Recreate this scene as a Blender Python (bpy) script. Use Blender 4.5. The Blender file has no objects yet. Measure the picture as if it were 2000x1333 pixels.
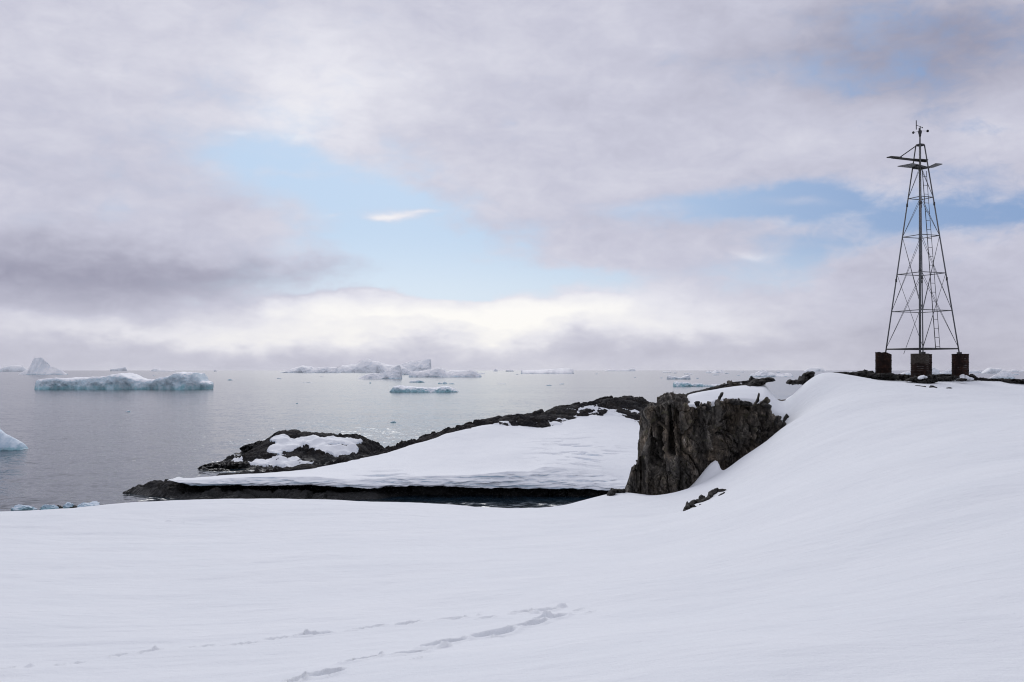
import bpy, bmesh, math, random
import numpy as np
from mathutils import Vector, Matrix

# ------------------------------------------------------------------ camera, sky, sun, exposure
scene = bpy.context.scene
COL = scene.collection
F = 1944.0            # focal length in photograph pixels (35 mm lens on a 36 mm sensor, 2000 px wide)
EYE = 15.0            # eye height over the sea
HOR = 723.0           # picture row of the horizon

cam_data = bpy.data.cameras.new("camera")
cam_data.sensor_width = 36.0
cam_data.lens = F / 2000.0 * 36.0
cam_data.shift_y = (HOR - 666.5) / 2000.0
cam_data.clip_start = 0.1
cam_data.clip_end = 200000.0
cam = bpy.data.objects.new("camera", cam_data)
cam.location = (0, 0, EYE)
cam.rotation_euler = (math.radians(90), 0, 0)
COL.objects.link(cam)
scene.camera = cam

SUN_EL, SUN_AZ = 30.0, -7.0          # azimuth from +Y, negative = left of the view
sun_data = bpy.data.lights.new("sun", 'SUN')
sun_data.energy = 1.05
sun_data.angle = math.radians(30)
sun_data.color = (1.0, 0.985, 0.96)
sun = bpy.data.objects.new("sun", sun_data)
_e, _a = math.radians(SUN_EL), math.radians(SUN_AZ)
SUN_DIR = Vector((math.sin(_a) * math.cos(_e), math.cos(_a) * math.cos(_e), math.sin(_e)))
sun.rotation_euler = SUN_DIR.to_track_quat('Z', 'Y').to_euler()
sun.location = (0, 0, 60)
COL.objects.link(sun)

vs = scene.view_settings
vs.view_transform = 'Standard'
vs.look = 'None'
vs.exposure = 0.0
vs.gamma = 1.0
vs.use_curve_mapping = False
scene.cycles.use_denoising = True
scene.cycles.filter_width = 1.1
scene.cycles.max_bounces = 6
scene.cycles.diffuse_bounces = 3
scene.cycles.glossy_bounces = 3


class E:
    """A node socket with arithmetic."""
    nt = None

    def __init__(self, s):
        self.s = s

    @staticmethod
    def m(op, *a, clamp=False):
        n = E.nt.nodes.new('ShaderNodeMath')
        n.operation = op
        n.use_clamp = clamp
        for i, v in enumerate(a):
            if isinstance(v, E):
                E.nt.links.new(v.s, n.inputs[i])
            else:
                n.inputs[i].default_value = float(v)
        return E(n.outputs[0])

    def __add__(s, o): return E.m('ADD', s, o)
    def __radd__(s, o): return E.m('ADD', o, s)
    def __sub__(s, o): return E.m('SUBTRACT', s, o)
    def __rsub__(s, o): return E.m('SUBTRACT', o, s)
    def __mul__(s, o): return E.m('MULTIPLY', s, o)
    def __rmul__(s, o): return E.m('MULTIPLY', o, s)
    def __truediv__(s, o): return E.m('DIVIDE', s, o)


def smooth(v, lo, hi, a=0.0, b=1.0):
    n = E.nt.nodes.new('ShaderNodeMapRange')
    n.interpolation_type = 'SMOOTHSTEP'
    E.nt.links.new(v.s, n.inputs['Value'])
    n.inputs['From Min'].default_value = lo
    n.inputs['From Max'].default_value = hi
    n.inputs['To Min'].default_value = a
    n.inputs['To Max'].default_value = b
    return E(n.outputs['Result'])


def noise_node(vec, scale, detail=4, rough=0.5, dist=0.0, ntype=None):
    n = E.nt.nodes.new('ShaderNodeTexNoise')
    n.inputs['Scale'].default_value = scale
    n.inputs['Detail'].default_value = detail
    n.inputs['Roughness'].default_value = rough
    n.inputs['Distortion'].default_value = dist
    if ntype:
        n.noise_type = ntype
    E.nt.links.new(vec, n.inputs['Vector'])
    return n


def mapping(vec, scale=(1, 1, 1), loc=(0, 0, 0), rot=(0, 0, 0)):
    n = E.nt.nodes.new('ShaderNodeMapping')
    n.inputs['Scale'].default_value = scale
    n.inputs['Location'].default_value = loc
    n.inputs['Rotation'].default_value = rot
    E.nt.links.new(vec, n.inputs['Vector'])
    return n.outputs[0]


def mixcol(fac, a, b, blend='MIX'):
    n = E.nt.nodes.new('ShaderNodeMix')
    n.data_type = 'RGBA'
    n.blend_type = blend
    for sock, v in ((n.inputs[0], fac), (n.inputs[6], a), (n.inputs[7], b)):
        if isinstance(v, E):
            E.nt.links.new(v.s, sock)
        elif isinstance(v, bpy.types.NodeSocket):
            E.nt.links.new(v, sock)
        elif isinstance(v, (int, float)):
            sock.default_value = v
        else:
            sock.default_value = (*v, 1.0)
    return n.outputs[2]


def ramp(v, stops, interp='LINEAR'):
    n = E.nt.nodes.new('ShaderNodeValToRGB')
    cr = n.color_ramp
    cr.interpolation = interp
    while len(cr.elements) < len(stops):
        cr.elements.new(0.5)
    for el, (p, c) in zip(cr.elements, stops):
        el.position = p
        el.color = (*c, 1.0)
    E.nt.links.new(v.s if isinstance(v, E) else v, n.inputs[0])
    return n.outputs[0]


# ---- the sky: a daylight sky with a broken stratocumulus deck in front of it
world = bpy.data.worlds.new("World")
scene.world = world
world.use_nodes = True
E.nt = world.node_tree
E.nt.nodes.clear()
w_out = E.nt.nodes.new('ShaderNodeOutputWorld')
w_bg = E.nt.nodes.new('ShaderNodeBackground')
w_bg.inputs['Strength'].default_value = 0.1
E.nt.links.new(w_bg.outputs[0], w_out.inputs['Surface'])
nish = E.nt.nodes.new('ShaderNodeTexSky')
nish.sky_type = 'NISHITA'
nish.sun_disc = False
nish.sun_elevation = math.radians(SUN_EL)
nish.sun_rotation = math.radians(SUN_AZ)
nish.air_density = 1.0
nish.dust_density = 1.0
w_tc = E.nt.nodes.new('ShaderNodeTexCoord')
w_dir = w_tc.outputs['Generated']
sep = E.nt.nodes.new('ShaderNodeSeparateXYZ')
E.nt.links.new(w_dir, sep.inputs[0])
dx, dy, dz = (E(sep.outputs[i]) for i in range(3))
ysafe = E.m('MAXIMUM', dy, 0.05)
warp_src = noise_node(mapping(w_dir, (1, 1, 2.6)), 3.2, 5, 0.55)
wsep = E.nt.nodes.new('ShaderNodeSeparateColor')
E.nt.links.new(warp_src.outputs['Color'], wsep.inputs[0])
wn1, wn2 = E(wsep.outputs[0]), E(wsep.outputs[1])
fine_src = noise_node(mapping(w_dir, (1, 1, 1.9), (3.1, 0.4, 1.7)), 14.0, 5, 0.55)
fsep = E.nt.nodes.new('ShaderNodeSeparateColor')
E.nt.links.new(fine_src.outputs['Color'], fsep.inputs[0])
fn1, fn2 = E(fsep.outputs[0]), E(fsep.outputs[1])
# azimuth / height of the direction, as tangents in thousandths
U0 = dx / ysafe * 1000.0
V0 = dz / ysafe * 1000.0
Uw = U0 + (wn1 - 0.5) * 230.0 + (fn1 - 0.5) * 110.0
Vw = V0 + (wn2 - 0.5) * 70.0 + (fn2 - 0.5) * 48.0
Uf = U0 + (wn1 - 0.5) * 60.0 + (fn1 - 0.5) * 50.0
Vf = V0 + (wn2 - 0.5) * 14.0 + (fn2 - 0.5) * 22.0


def k(px): return (px - 1000.0) / F * 1000.0
def kv(py): return (HOR - py) / F * 1000.0


def blobs(items, U, V):
    total = None
    for cx, cy, rx, ry, amp in items:
        a = E.m('MULTIPLY_ADD', U, 1.0 / (rx / F * 1000), -k(cx) / (rx / F * 1000))
        b = E.m('MULTIPLY_ADD', V, 1.0 / (ry / F * 1000), -kv(cy) / (ry / F * 1000))
        e = E.m('MULTIPLY_ADD', a, a, b * b)
        g = E.m('POWER', 0.36788, e)
        total = g * amp if total is None else E.m('MULTIPLY_ADD', g, amp, total)
    return total


gaps = blobs([
    (520, 300, 120, 60, 0.42), (640, 370, 230, 85, 0.46), (790, 420, 190, 95, 0.40), (850, 500, 220, 70, 0.55),
    (900, 575, 150, 34, 0.55), (1120, 555, 130, 28, 0.42), (700, 480, 160, 70, 0.35),
    (1560, 405, 260, 40, 0.66), (1400, 420, 140, 40, 0.40), (1900, 440, 190, 55, 0.75), (1540, 500, 130, 42, 0.50),
    (1720, 470, 110, 40, 0.35), (1900, 330, 160, 25, 0.22), (1700, 45, 110, 45, 0.12), (1660, 165, 140, 35, 0.24),
    (1930, 245, 60, 12, 0.35), (2000, 110, 60, 40, 0.30), (430, 590, 40, 14, 0.2), (1800, 100, 280, 130, 0.19), (1560, 170, 200, 60, 0.12),
    (1400, 540, 260, 20, 0.20), (560, 380, 460, 180, 0.15), (800, 556, 290, 24, 0.40), (570, 335, 80, 16, -0.28), (720, 458, 130, 18, -0.22), (450, 430, 130, 50, -0.25), (880, 380, 70, 30, -0.2), (1950, 380, 120, 60, 0.2),
], Uw, Vw)
bright = blobs([
    (620, 200, 210, 110, 0.16), (700, 130, 150, 90, 0.06), (300, 60, 350, 120, 0.04),
    (900, 625, 430, 40, 0.17), (700, 600, 200, 30, 0.08), (300, 640, 420, 22, 0.16), (1180, 610, 300, 45, 0.09), (1450, 590, 300, 40, 0.07), (950, 632, 480, 28, 0.07),
    (40, 555, 330, 70, -0.21), (350, 540, 280, 44, -0.09), (560, 545, 210, 26, -0.12), (0, 500, 200, 60, -0.06),
    (400, 695, 700, 24, -0.04), (1300, 675, 700, 34, -0.055), (1900, 600, 330, 110, -0.14), (1820, 100, 340, 150, -0.30),
    (1350, 240, 260, 160, -0.05), (1950, 330, 160, 50, -0.06), (1350, 470, 200, 50, -0.04), (1930, 230, 120, 90, 0.10), (1600, 250, 300, 60, 0.04),
], Uw, Vw)
wisps = blobs([
    (772, 424, 52, 8, 0.95), (825, 416, 40, 5, 0.7), (735, 427, 25, 6, 0.6), (630, 425, 24, 5, 0.35), (1470, 504, 38, 6, 0.7),
    (1290, 410, 55, 7, 0.3), (1545, 395, 45, 6, 0.3), (1540, 436, 40, 5, 0.3), (470, 261, 24, 5, 0.45), (580, 266, 40, 7, 0.45),
], Uf, Vf)
tower_cu = blobs([(560, 600, 60, 26, 0.6), (680, 592, 70, 30, 0.8), (770, 598, 60, 26, 0.8), (870, 604, 55, 24, 0.7), (960, 615, 90, 26, 0.7),
                  (1180, 592, 90, 24, 0.7), (1060, 610, 90, 22, 0.5)], Uf, Vf)
cl = noise_node(mapping(w_dir, (1, 1, 3.0), (0.3, 1.2, 0.5)), 2.6, 7, 0.52)
clf = E(cl.outputs[0])
cl2 = noise_node(mapping(w_dir, (1, 1, 3.4), (5.3, 2.2, 0.1)), 7.5, 6, 0.56, 0.3)
clf2 = E(cl2.outputs[0])
horiz = smooth(V0, 5.0, 75.0, 0.55, 0.0)
rightw = smooth(U0, 60.0, 460.0)
wisp_src = noise_node(mapping(w_dir, (1, 1, 1.9), (1.7, 9.4, 2.2)), 30.0, 7, 0.66, 0.5)
wf = E(wisp_src.outputs[0])
tower_cu = smooth(tower_cu + (fn1 - 0.5) * 0.9 + (fn2 - 0.5) * 0.5, 0.28, 0.62)
dens = 0.90 + (clf - 0.5) * 0.6 + (clf2 - 0.5) * (0.40 + rightw * 0.30) + (fn1 - 0.5) * (0.62 + rightw * 0.25) + (wf - 0.5) * (0.42 + rightw * 0.25) + horiz - gaps + tower_cu * 0.6
cov = smooth(dens, 0.12, 0.80)
cov = E.m('MAXIMUM', cov, E.m('MINIMUM', wisps, 1.0))
tone = 0.655 + bright + (clf - 0.5) * 0.16 + (clf2 - 0.5) * 0.16 + (fn2 - 0.5) * 0.17 + (wf - 0.5) * 0.15 + wisps * 0.18 + tower_cu * 0.09
# thin edges of the deck let more light through
tone = tone + smooth(cov, 0.35, 0.95, 0.02, 0.0)
ccol = ramp(tone, [(0.0, (0.10, 0.10, 0.14)), (0.36, (0.335, 0.335, 0.435)), (0.62, (0.574, 0.578, 0.690)), (0.80, (0.780, 0.780, 0.855)), (1.0, (0.98, 0.968, 0.955))])
# warmer grey low down, through more air
ccol = mixcol(smooth(V0, 15.0, 95.0, 1.0, 0.0), ccol, mixcol(1.0, ccol, (1.01, 1.0, 0.97), 'MULTIPLY'))
ccol10 = mixcol(1.0, ccol, (10.0, 10.0, 10.0), 'MULTIPLY')
blue = mixcol(1.0, nish.outputs[0], (1.1, 1.1, 1.2), 'MULTIPLY')
# thin high veil, milkier towards the bright side of the sky
veil = mixcol(smooth(U0, -120.0, 480.0), (4.2, 5.85, 7.9), (2.1, 3.3, 5.7))
veil = mixcol(smooth(V0, 60.0, 150.0, 0.55, 0.0), veil, (6.6, 7.7, 8.8))
blue = mixcol(0.90, blue, veil)
E.nt.links.new(mixcol(cov, blue, ccol10), w_bg.inputs['Color'])

# ------------------------------------------------------------------ helpers
rng = np.random.default_rng(7)


def _hash(ix, iy, iz, seed):
    h = (ix.astype(np.int64) * 374761393 + iy.astype(np.int64) * 668265263 + iz.astype(np.int64) * 2147483647 + seed * 1274126177) & 0xFFFFFFFF
    h = ((h ^ (h >> 13)) * 1274126177) & 0xFFFFFFFF
    h = ((h ^ (h >> 16)) * 2246822519) & 0xFFFFFFFF
    return (h ^ (h >> 15)) & 0xFFFFFFFF


def vnoise(x, y, z, seed=0):
    """gradient noise, about -1..1"""
    x, y, z = np.broadcast_arrays(np.asarray(x, float), np.asarray(y, float), np.asarray(z, float))
    ix, iy, iz = np.floor(x), np.floor(y), np.floor(z)
    fx, fy, fz = x - ix, y - iy, z - iz
    u, v, w = (t * t * t * (t * (t * 6 - 15) + 10) for t in (fx, fy, fz))
    out = 0
    for a in (0, 1):
        for b in (0, 1):
            for c in (0, 1):
                h = _hash(ix + a, iy + b, iz + c, seed)
                g1 = ((h & 1023) / 511.5 - 1.0)
                g2 = (((h >> 10) & 1023) / 511.5 - 1.0)
                g3 = (((h >> 20) & 1023) / 511.5 - 1.0)
                d = g1 * (fx - a) + g2 * (fy - b) + g3 * (fz - c)
                out = out + d * (u if a else 1 - u) * (v if b else 1 - v) * (w if c else 1 - w)
    return out * 1.3


def fbm(x, y, z=0.0, octaves=4, seed=0, gain=0.5, ridged=False):
    s, amp, fr = 0.0, 1.0, 1.0
    for o in range(octaves):
        n = vnoise(np.asarray(x) * fr, np.asarray(y) * fr, np.asarray(z) * fr, seed + o * 17)
        if ridged:
            n = 1.0 - 2.0 * np.abs(n)
        s = s + n * amp
        amp *= gain
        fr *= 2.03
    return s


def worley(x, y, z, seed=0, want_f1=False):
    """distance to the cell edge (F2-F1), a random number of the cell and a tilt inside the cell"""
    x, y, z = np.broadcast_arrays(np.asarray(x, float), np.asarray(y, float), np.asarray(z, float))
    ix, iy, iz = np.floor(x), np.floor(y), np.floor(z)
    f1 = np.full(x.shape, 9.0)
    f2 = np.full(x.shape, 9.0)
    cid = np.zeros(x.shape)
    tilt = np.zeros(x.shape)
    for a in (-1, 0, 1):
        for b in (-1, 0, 1):
            for c in (-1, 0, 1):
                h = _hash(ix + a, iy + b, iz + c, seed)
                px = ix + a + (h & 1023) / 1023.0
                py = iy + b + ((h >> 10) & 1023) / 1023.0
                pz = iz + c + ((h >> 20) & 1023) / 1023.0
                d = np.sqrt((x - px) ** 2 + (y - py) ** 2 + (z - pz) ** 2)
                r = ((h >> 5) & 255) / 255.0
                t = (x - px) * (((h >> 8) & 255) / 127.5 - 1) + (z - pz) * (((h >> 16) & 255) / 127.5 - 1)
                closer = d < f1
                f2 = np.where(closer, f1, np.minimum(f2, d))
                cid = np.where(closer, r, cid)
                tilt = np.where(closer, t, tilt)
                f1 = np.where(closer, d, f1)
    if want_f1:
        return f1
    return f2 - f1, cid, tilt


def sstep(x, lo, hi):
    t = np.clip((x - lo) / (hi - lo), 0, 1)
    return t * t * (3 - 2 * t)


class TPS:
    def __init__(self, pts, lam=1e-3, scale=10.0):
        P = np.array([(p[0], p[1]) for p in pts]) / scale
        z = np.array([p[2] for p in pts])
        n = len(P)
        r2 = ((P[:, None] - P[None]) ** 2).sum(-1)
        K = 0.5 * r2 * np.log(r2 + 1e-12) + lam * np.eye(n)
        A = np.c_[np.ones(n), P]
        M = np.zeros((n + 3, n + 3))
        M[:n, :n] = K
        M[:n, n:] = A
        M[n:, :n] = A.T
        sol = np.linalg.solve(M, np.r_[z, 0, 0, 0])
        self.w, self.a, self.P, self.scale = sol[:n], sol[n:], P, scale

    def __call__(self, X, Y):
        x, y = np.asarray(X, float) / self.scale, np.asarray(Y, float) / self.scale
        out = self.a[0] + self.a[1] * x + self.a[2] * y
        for (px, py), w in zip(self.P, self.w):
            r2 = (x - px) ** 2 + (y - py) ** 2
            out = out + w * 0.5 * r2 * np.log(r2 + 1e-12)
        return out


def at(px, py, Y):
    """the place at distance Y that shows at (px, py) in the photograph"""
    return ((px - 1000.0) / F * Y, Y, EYE - (py - HOR) / F * Y)


def PX(X, Y): return 1000.0 + F * X / Y
def PY(Z, Y): return HOR + F * (EYE - Z) / Y


def link(name, me, mat=None, parent=None):
    o = bpy.data.objects.new(name, me)
    COL.objects.link(o)
    if mat is not None and not me.materials:
        me.materials.append(mat)
    if parent is not None:
        o.parent = parent
    return o


def mesh_from(name, verts, quads, tris=None, smooth_shade=True):
    me = bpy.data.meshes.new(name)
    verts = np.asarray(verts, np.float32).reshape(-1, 3)
    quads = np.asarray(quads, np.int32).reshape(-1, 4)
    nt = 0 if tris is None else len(tris)
    loops = quads.ravel()
    starts = np.arange(len(quads), dtype=np.int32) * 4
    if nt:
        tris = np.asarray(tris, np.int32).reshape(-1, 3)
        starts = np.r_[starts, len(loops) + np.arange(nt, dtype=np.int32) * 3].astype(np.int32)
        loops = np.r_[loops, tris.ravel()].astype(np.int32)
    me.vertices.add(len(verts))
    me.vertices.foreach_set("co", verts.ravel())
    me.loops.add(len(loops))
    me.loops.foreach_set("vertex_index", loops)
    me.polygons.add(len(starts))
    me.polygons.foreach_set("loop_start", starts)
    me.update(calc_edges=True)
    me.polygons.foreach_set("use_smooth", np.full(len(starts), smooth_shade))
    me.validate()
    return me


def grid_quads(r, c, wrap=False):
    i = np.arange(r * c).reshape(r, c)
    if wrap:
        i = np.c_[i, i[:, :1]]
    return np.stack([i[:-1, :-1], i[:-1, 1:], i[1:, 1:], i[1:, :-1]], -1).reshape(-1, 4)


def tag(o, label=None, cat=None, group=None, kind=None):
    if label:
        o['label'] = label
    if cat:
        o['category'] = cat
    if group:
        o['group'] = group
    if kind:
        o['kind'] = kind
    return o


def empty(name, loc):
    o = bpy.data.objects.new(name, None)
    o.location = loc
    COL.objects.link(o)
    return o


def new_mat(name):
    m = bpy.data.materials.new(name)
    m.use_nodes = True
    E.nt = m.node_tree
    b = E.nt.nodes['Principled BSDF']
    geo = E.nt.nodes.new('ShaderNodeNewGeometry')
    return m, b, geo.outputs['Position'], geo


def put(sock, v):
    E.nt.links.new(v.s if isinstance(v, E) else v, sock)


def bump(b, height, strength, dist):
    n = E.nt.nodes.new('ShaderNodeBump')
    n.inputs['Strength'].default_value = strength
    n.inputs['Distance'].default_value = dist
    put(n.inputs['Height'], height)
    E.nt.links.new(n.outputs[0], b.inputs['Normal'])


# ------------------------------------------------------------------ materials
# snow
M_SNOW, b, pos, _ = new_mat("snow")
sn = noise_node(pos, 0.6, 4, 0.6)
put(b.inputs['Base Color'], ramp(E(sn.outputs[0]), [(0.3, (0.74, 0.77, 0.795)), (0.7, (0.77, 0.795, 0.815))]))
b.inputs['Roughness'].default_value = 0.75
b.inputs['Specular IOR Level'].default_value = 0.15
g1 = noise_node(pos, 55.0, 3, 0.6)
g2 = noise_node(mapping(pos, (1.0, 2.2, 1.0), rot=(0, 0, 0.4)), 3.2, 5, 0.6)
g3 = noise_node(mapping(pos, (0.5, 1.6, 1.0), rot=(0, 0, -0.25)), 1.1, 4, 0.55)
bump(b, E(g1.outputs[0]) * 0.22 + E(g2.outputs[0]) + E(g3.outputs[0]) * 0.45, 0.5, 0.05)

# firn of the bank: snow with blue ice layers
M_FIRN, b, pos, geo = new_mat("banked_snow")
sn = noise_node(pos, 0.5, 4, 0.6)
seps = E.nt.nodes.new('ShaderNodeSeparateXYZ')
put(seps.inputs[0], geo.outputs['True Normal'])
steep = smooth(E(seps.outputs[2]), 0.35, 0.8, 1.0, 0.0)
lay = noise_node(mapping(pos, (0.15, 0.15, 4.5)), 1.0, 4, 0.6)
layer = smooth(E(lay.outputs[0]), 0.48, 0.62)
icy = ramp(layer, [(0.0, (0.80, 0.84, 0.89)), (1.0, (0.44, 0.57, 0.67))])
put(b.inputs['Base Color'], mixcol(steep, ramp(E(sn.outputs[0]), [(0.3, (0.74, 0.77, 0.795)), (0.7, (0.77, 0.795, 0.815))]), icy))
b.inputs['Roughness'].default_value = 0.7
b.inputs['Specular IOR Level'].default_value = 0.2
g2 = noise_node(pos, 2.6, 6, 0.62)
bump(b, E(g2.outputs[0]), 0.45, 0.12)


def rock_mat(name, dark, mid, light, scale=1.0, lichen=0.0, wet=False, stretch=(1, 1, 1), bump_d=0.06, zwet=None, warm=0.0, streak=0.0):
    m, b, pos, geo = new_mat(name)
    p = mapping(pos, stretch)
    n1 = noise_node(p, 1.3 * scale, 7, 0.62, 0.6)
    n2 = noise_node(p, 9.0 * scale, 6, 0.65)
    v = E(n1.outputs[0]) * 0.62 + E(n2.outputs[0]) * 0.42
    col = ramp(v, [(0.30, dark), (0.52, mid), (0.74, light)])
    if streak:
        ns = noise_node(mapping(pos, (2.2, 2.2, 0.28)), 1.6, 4, 0.6)
        col = mixcol(smooth(E(ns.outputs[0]), 0.40, 0.62, 0.0, streak), mixcol(1.0, col, (0.48, 0.48, 0.49), 'MULTIPLY'), mixcol(1.0, col, (1.9, 1.86, 1.8), 'MULTIPLY'))
    if warm:
        nw = noise_node(pos, 0.8, 4, 0.6)
        col = mixcol(smooth(E(nw.outputs[0]), 0.42, 0.62) * warm, col, mixcol(1.0, col, (1.35, 1.05, 0.72), 'MULTIPLY'))
    if lichen:
        n3 = noise_node(pos, 3.1 * scale, 6, 0.7, 0.4)
        col = mixcol(smooth(E(n3.outputs[0]), 0.56, 0.66) * lichen, col, (0.105, 0.10, 0.055))
        n4 = noise_node(pos, 26.0 * scale, 3, 0.6)
        col = mixcol(smooth(E(n4.outputs[0]), 0.66, 0.72) * 0.7, col, (0.20, 0.19, 0.17))
    b.inputs['Roughness'].default_value = 0.9
    b.inputs['Specular IOR Level'].default_value = 0.25
    if zwet is not None:
        sz = E.nt.nodes.new('ShaderNodeSeparateXYZ')
        put(sz.inputs[0], pos)
        wetf = smooth(E(sz.outputs[2]) + (E(n1.outputs[0]) - 0.5) * 1.2, zwet[0], zwet[1], 1.0, 0.0)
        col = mixcol(wetf, col, (0.018, 0.019, 0.019))
        put(b.inputs['Roughness'], wetf * -0.5 + 0.9)
    put(b.inputs['Base Color'], col)
    n5 = noise_node(p, 5.0 * scale, 8, 0.7, 0.5)
    n6 = noise_node(p, 38.0 * scale, 3, 0.6)
    bump(b, E(n5.outputs[0]) + E(n6.outputs[0]) * 0.15, 0.9, bump_d)
    return m


M_CLIFF = rock_mat("cliff_rock", (0.012, 0.0115, 0.011), (0.086, 0.080, 0.071), (0.38, 0.35, 0.305), 1.3, 0.6, stretch=(1.5, 1.5, 0.7), bump_d=0.10, warm=0.4, streak=0.6)
M_SHORE = rock_mat("shore_rock", (0.006, 0.006, 0.007), (0.012, 0.012, 0.014), (0.036, 0.035, 0.035), 0.45, 0.12, bump_d=0.25, zwet=(0.2, 1.4), warm=0.6)
M_ROCK = rock_mat("hill_rock", (0.007, 0.0065, 0.0065), (0.020, 0.019, 0.018), (0.065, 0.060, 0.053), 2.2, 0.3, bump_d=0.04)


def ice_mat(name, top, ice, teal, scale, teal_h):
    m, b, pos, geo = new_mat(name)
    sn_ = E.nt.nodes.new('ShaderNodeSeparateXYZ')
    put(sn_.inputs[0], geo.outputs['True Normal'])
    sp_ = E.nt.nodes.new('ShaderNodeSeparateXYZ')
    put(sp_.inputs[0], pos)
    n1 = noise_node(pos, 0.9 * scale, 5, 0.6)
    n2 = noise_node(mapping(pos, (1, 1, 2.5)), 2.4 * scale, 5, 0.62, 0.5)
    up = smooth(E(sn_.outputs[2]) + (E(n1.outputs[0]) - 0.5) * 0.5, 0.50, 0.88)
    low = smooth(E(sp_.outputs[2]) * (1.0 / teal_h) + (E(n1.outputs[0]) - 0.5) * 2.6, -0.15, 0.75, 1.0, 0.0)
    side = mixcol(smooth(E(n2.outputs[0]), 0.35, 0.65), ice, tuple(0.5 * (c + t) for c, t in zip(ice, top)))
    side = mixcol(low * 0.9, side, teal)
    put(b.inputs['Base Color'], mixcol(up, side, top))
    b.inputs['Roughness'].default_value = 0.6
    b.inputs['Specular IOR Level'].default_value = 0.3
    n3 = noise_node(pos, 4.0 * scale, 6, 0.65)
    bump(b, E(n3.outputs[0]), 0.6, 0.35 / scale)
    return m


M_ICE_NEAR = ice_mat("glacier_ice_near", (0.68, 0.78, 0.86), (0.44, 0.60, 0.72), (0.30, 0.53, 0.60), 1.0, 1.0)
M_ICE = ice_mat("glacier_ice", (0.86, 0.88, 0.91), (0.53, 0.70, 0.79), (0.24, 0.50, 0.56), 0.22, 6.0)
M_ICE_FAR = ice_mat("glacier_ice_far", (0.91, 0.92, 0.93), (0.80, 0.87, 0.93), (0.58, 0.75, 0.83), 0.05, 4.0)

# sea
M_SEA, b, pos, _ = new_mat("sea_water")
b.inputs['Base Color'].default_value = (0.010, 0.022, 0.034, 1)
b.inputs['Roughness'].default_value = 0.13
b.inputs['IOR'].default_value = 1.333
b.inputs['Specular Tint'].default_value = (0.93, 0.975, 1.0, 1)
s1 = noise_node(mapping(pos, (0.75, 1.0, 1.0)), 1.35, 3, 0.55)
s2 = noise_node(mapping(pos, (0.8, 1.0, 1.0), (7, 3, 0), (0, 0, 0.5)), 0.28, 3, 0.5)
s3 = noise_node(mapping(pos, (0.35, 1.0, 1.0), rot=(0, 0, 0.2)), 0.012, 4, 0.6)
gust = smooth(E(s3.outputs[0]), 0.3, 0.7, 0.55, 1.3)
# the breeze dies away from the shore: glassy water farther out
ssep = E.nt.nodes.new('ShaderNodeSeparateXYZ')
put(ssep.inputs[0], pos)
gust = gust * (smooth(E(ssep.outputs[1]), 90.0, 480.0, 0.75, 0.0) + smooth(E(ssep.outputs[1]), 200.0, 2600.0, 0.75, 0.16))


def chan(n, i):
    c = E.nt.nodes.new('ShaderNodeSeparateColor')
    E.nt.links.new(n.outputs['Color'], c.inputs[0])
    return E(c.outputs[i])


nx = ((chan(s1, 0) - 0.5) * 0.30 + (chan(s2, 0) - 0.5) * 0.16) * gust
ny = ((chan(s1, 1) - 0.5) * 0.42 + (chan(s2, 1) - 0.5) * 0.24) * gust
cx = E.nt.nodes.new('ShaderNodeCombineXYZ')
put(cx.inputs[0], nx)
put(cx.inputs[1], ny)
cx.inputs[2].default_value = 1.0
nv = E.nt.nodes.new('ShaderNodeVectorMath')
nv.operation = 'NORMALIZE'
E.nt.links.new(cx.outputs[0], nv.inputs[0])
E.nt.links.new(nv.outputs[0], b.inputs['Normal'])


def plain(name, col, rough=0.6, metal=0.0, var=0.0, scale=6.0, col2=None):
    m, b, pos, _ = new_mat(name)
    b.inputs['Roughness'].default_value = rough
    b.inputs['Metallic'].default_value = metal
    n = noise_node(pos, scale, 5, 0.65)
    put(b.inputs['Base Color'], ramp(E(n.outputs[0]), [(0.35, col), (0.65, col2 or tuple(c * (1 - var) for c in col))]))
    bump(b, E(n.outputs[0]), 0.2, 0.01)
    return m


M_GALV = plain("weathered_galvanised_steel", (0.125, 0.13, 0.14), 0.5, 0.35, 0.25, 3.0)
M_STEEL = plain("dark_weathered_steel", (0.055, 0.055, 0.06), 0.6, 0.3, 0.4, 9.0)
M_TIMBER = plain("weathered_grey_boards", (0.20, 0.20, 0.205), 0.85, 0.0, 0.4, 12.0)
M_DARKBOARD = plain("dark_boards", (0.05, 0.047, 0.045), 0.85, 0.0, 0.4, 12.0)
M_CONC = plain("rough_concrete", (0.10, 0.095, 0.09), 0.95, 0.0, 0.3, 14.0)


def rust_mat(name, paint):
    m, b, pos, geo = new_mat(name)
    tc = E.nt.nodes.new('ShaderNodeTexCoord')
    op = tc.outputs['Object']
    n1 = noise_node(op, 5.0, 6, 0.65)
    n2 = noise_node(mapping(op, (1, 1, 2.4)), 17.0, 5, 0.65)
    col = ramp(E(n1.outputs[0]) * 0.6 + E(n2.outputs[0]) * 0.4, [(0.32, (0.005, 0.0035, 0.0035)), (0.5, (0.013, 0.0065, 0.005)), (0.68, (0.050, 0.021, 0.012))])
    if paint:
        so = E.nt.nodes.new('ShaderNodeSeparateXYZ')
        put(so.inputs[0], op)
        f = smooth(E(so.outputs[2]) + (E(n1.outputs[0]) - 0.5) * 0.30, 0.60, 0.66)
        f = f * smooth(E(n2.outputs[0]), 0.36, 0.50)
        col = mixcol(f * 0.85, col, paint)
    put(b.inputs['Base Color'], col)
    b.inputs['Roughness'].default_value = 0.88
    b.inputs['Specular IOR Level'].default_value = 0.2
    bump(b, E(n2.outputs[0]), 0.6, 0.02)
    return m


M_RUST = rust_mat("rusty_drum_steel", None)
M_RUST_PAINT = rust_mat("rusty_drum_steel_with_paint", (0.050, 0.043, 0.036))

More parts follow.
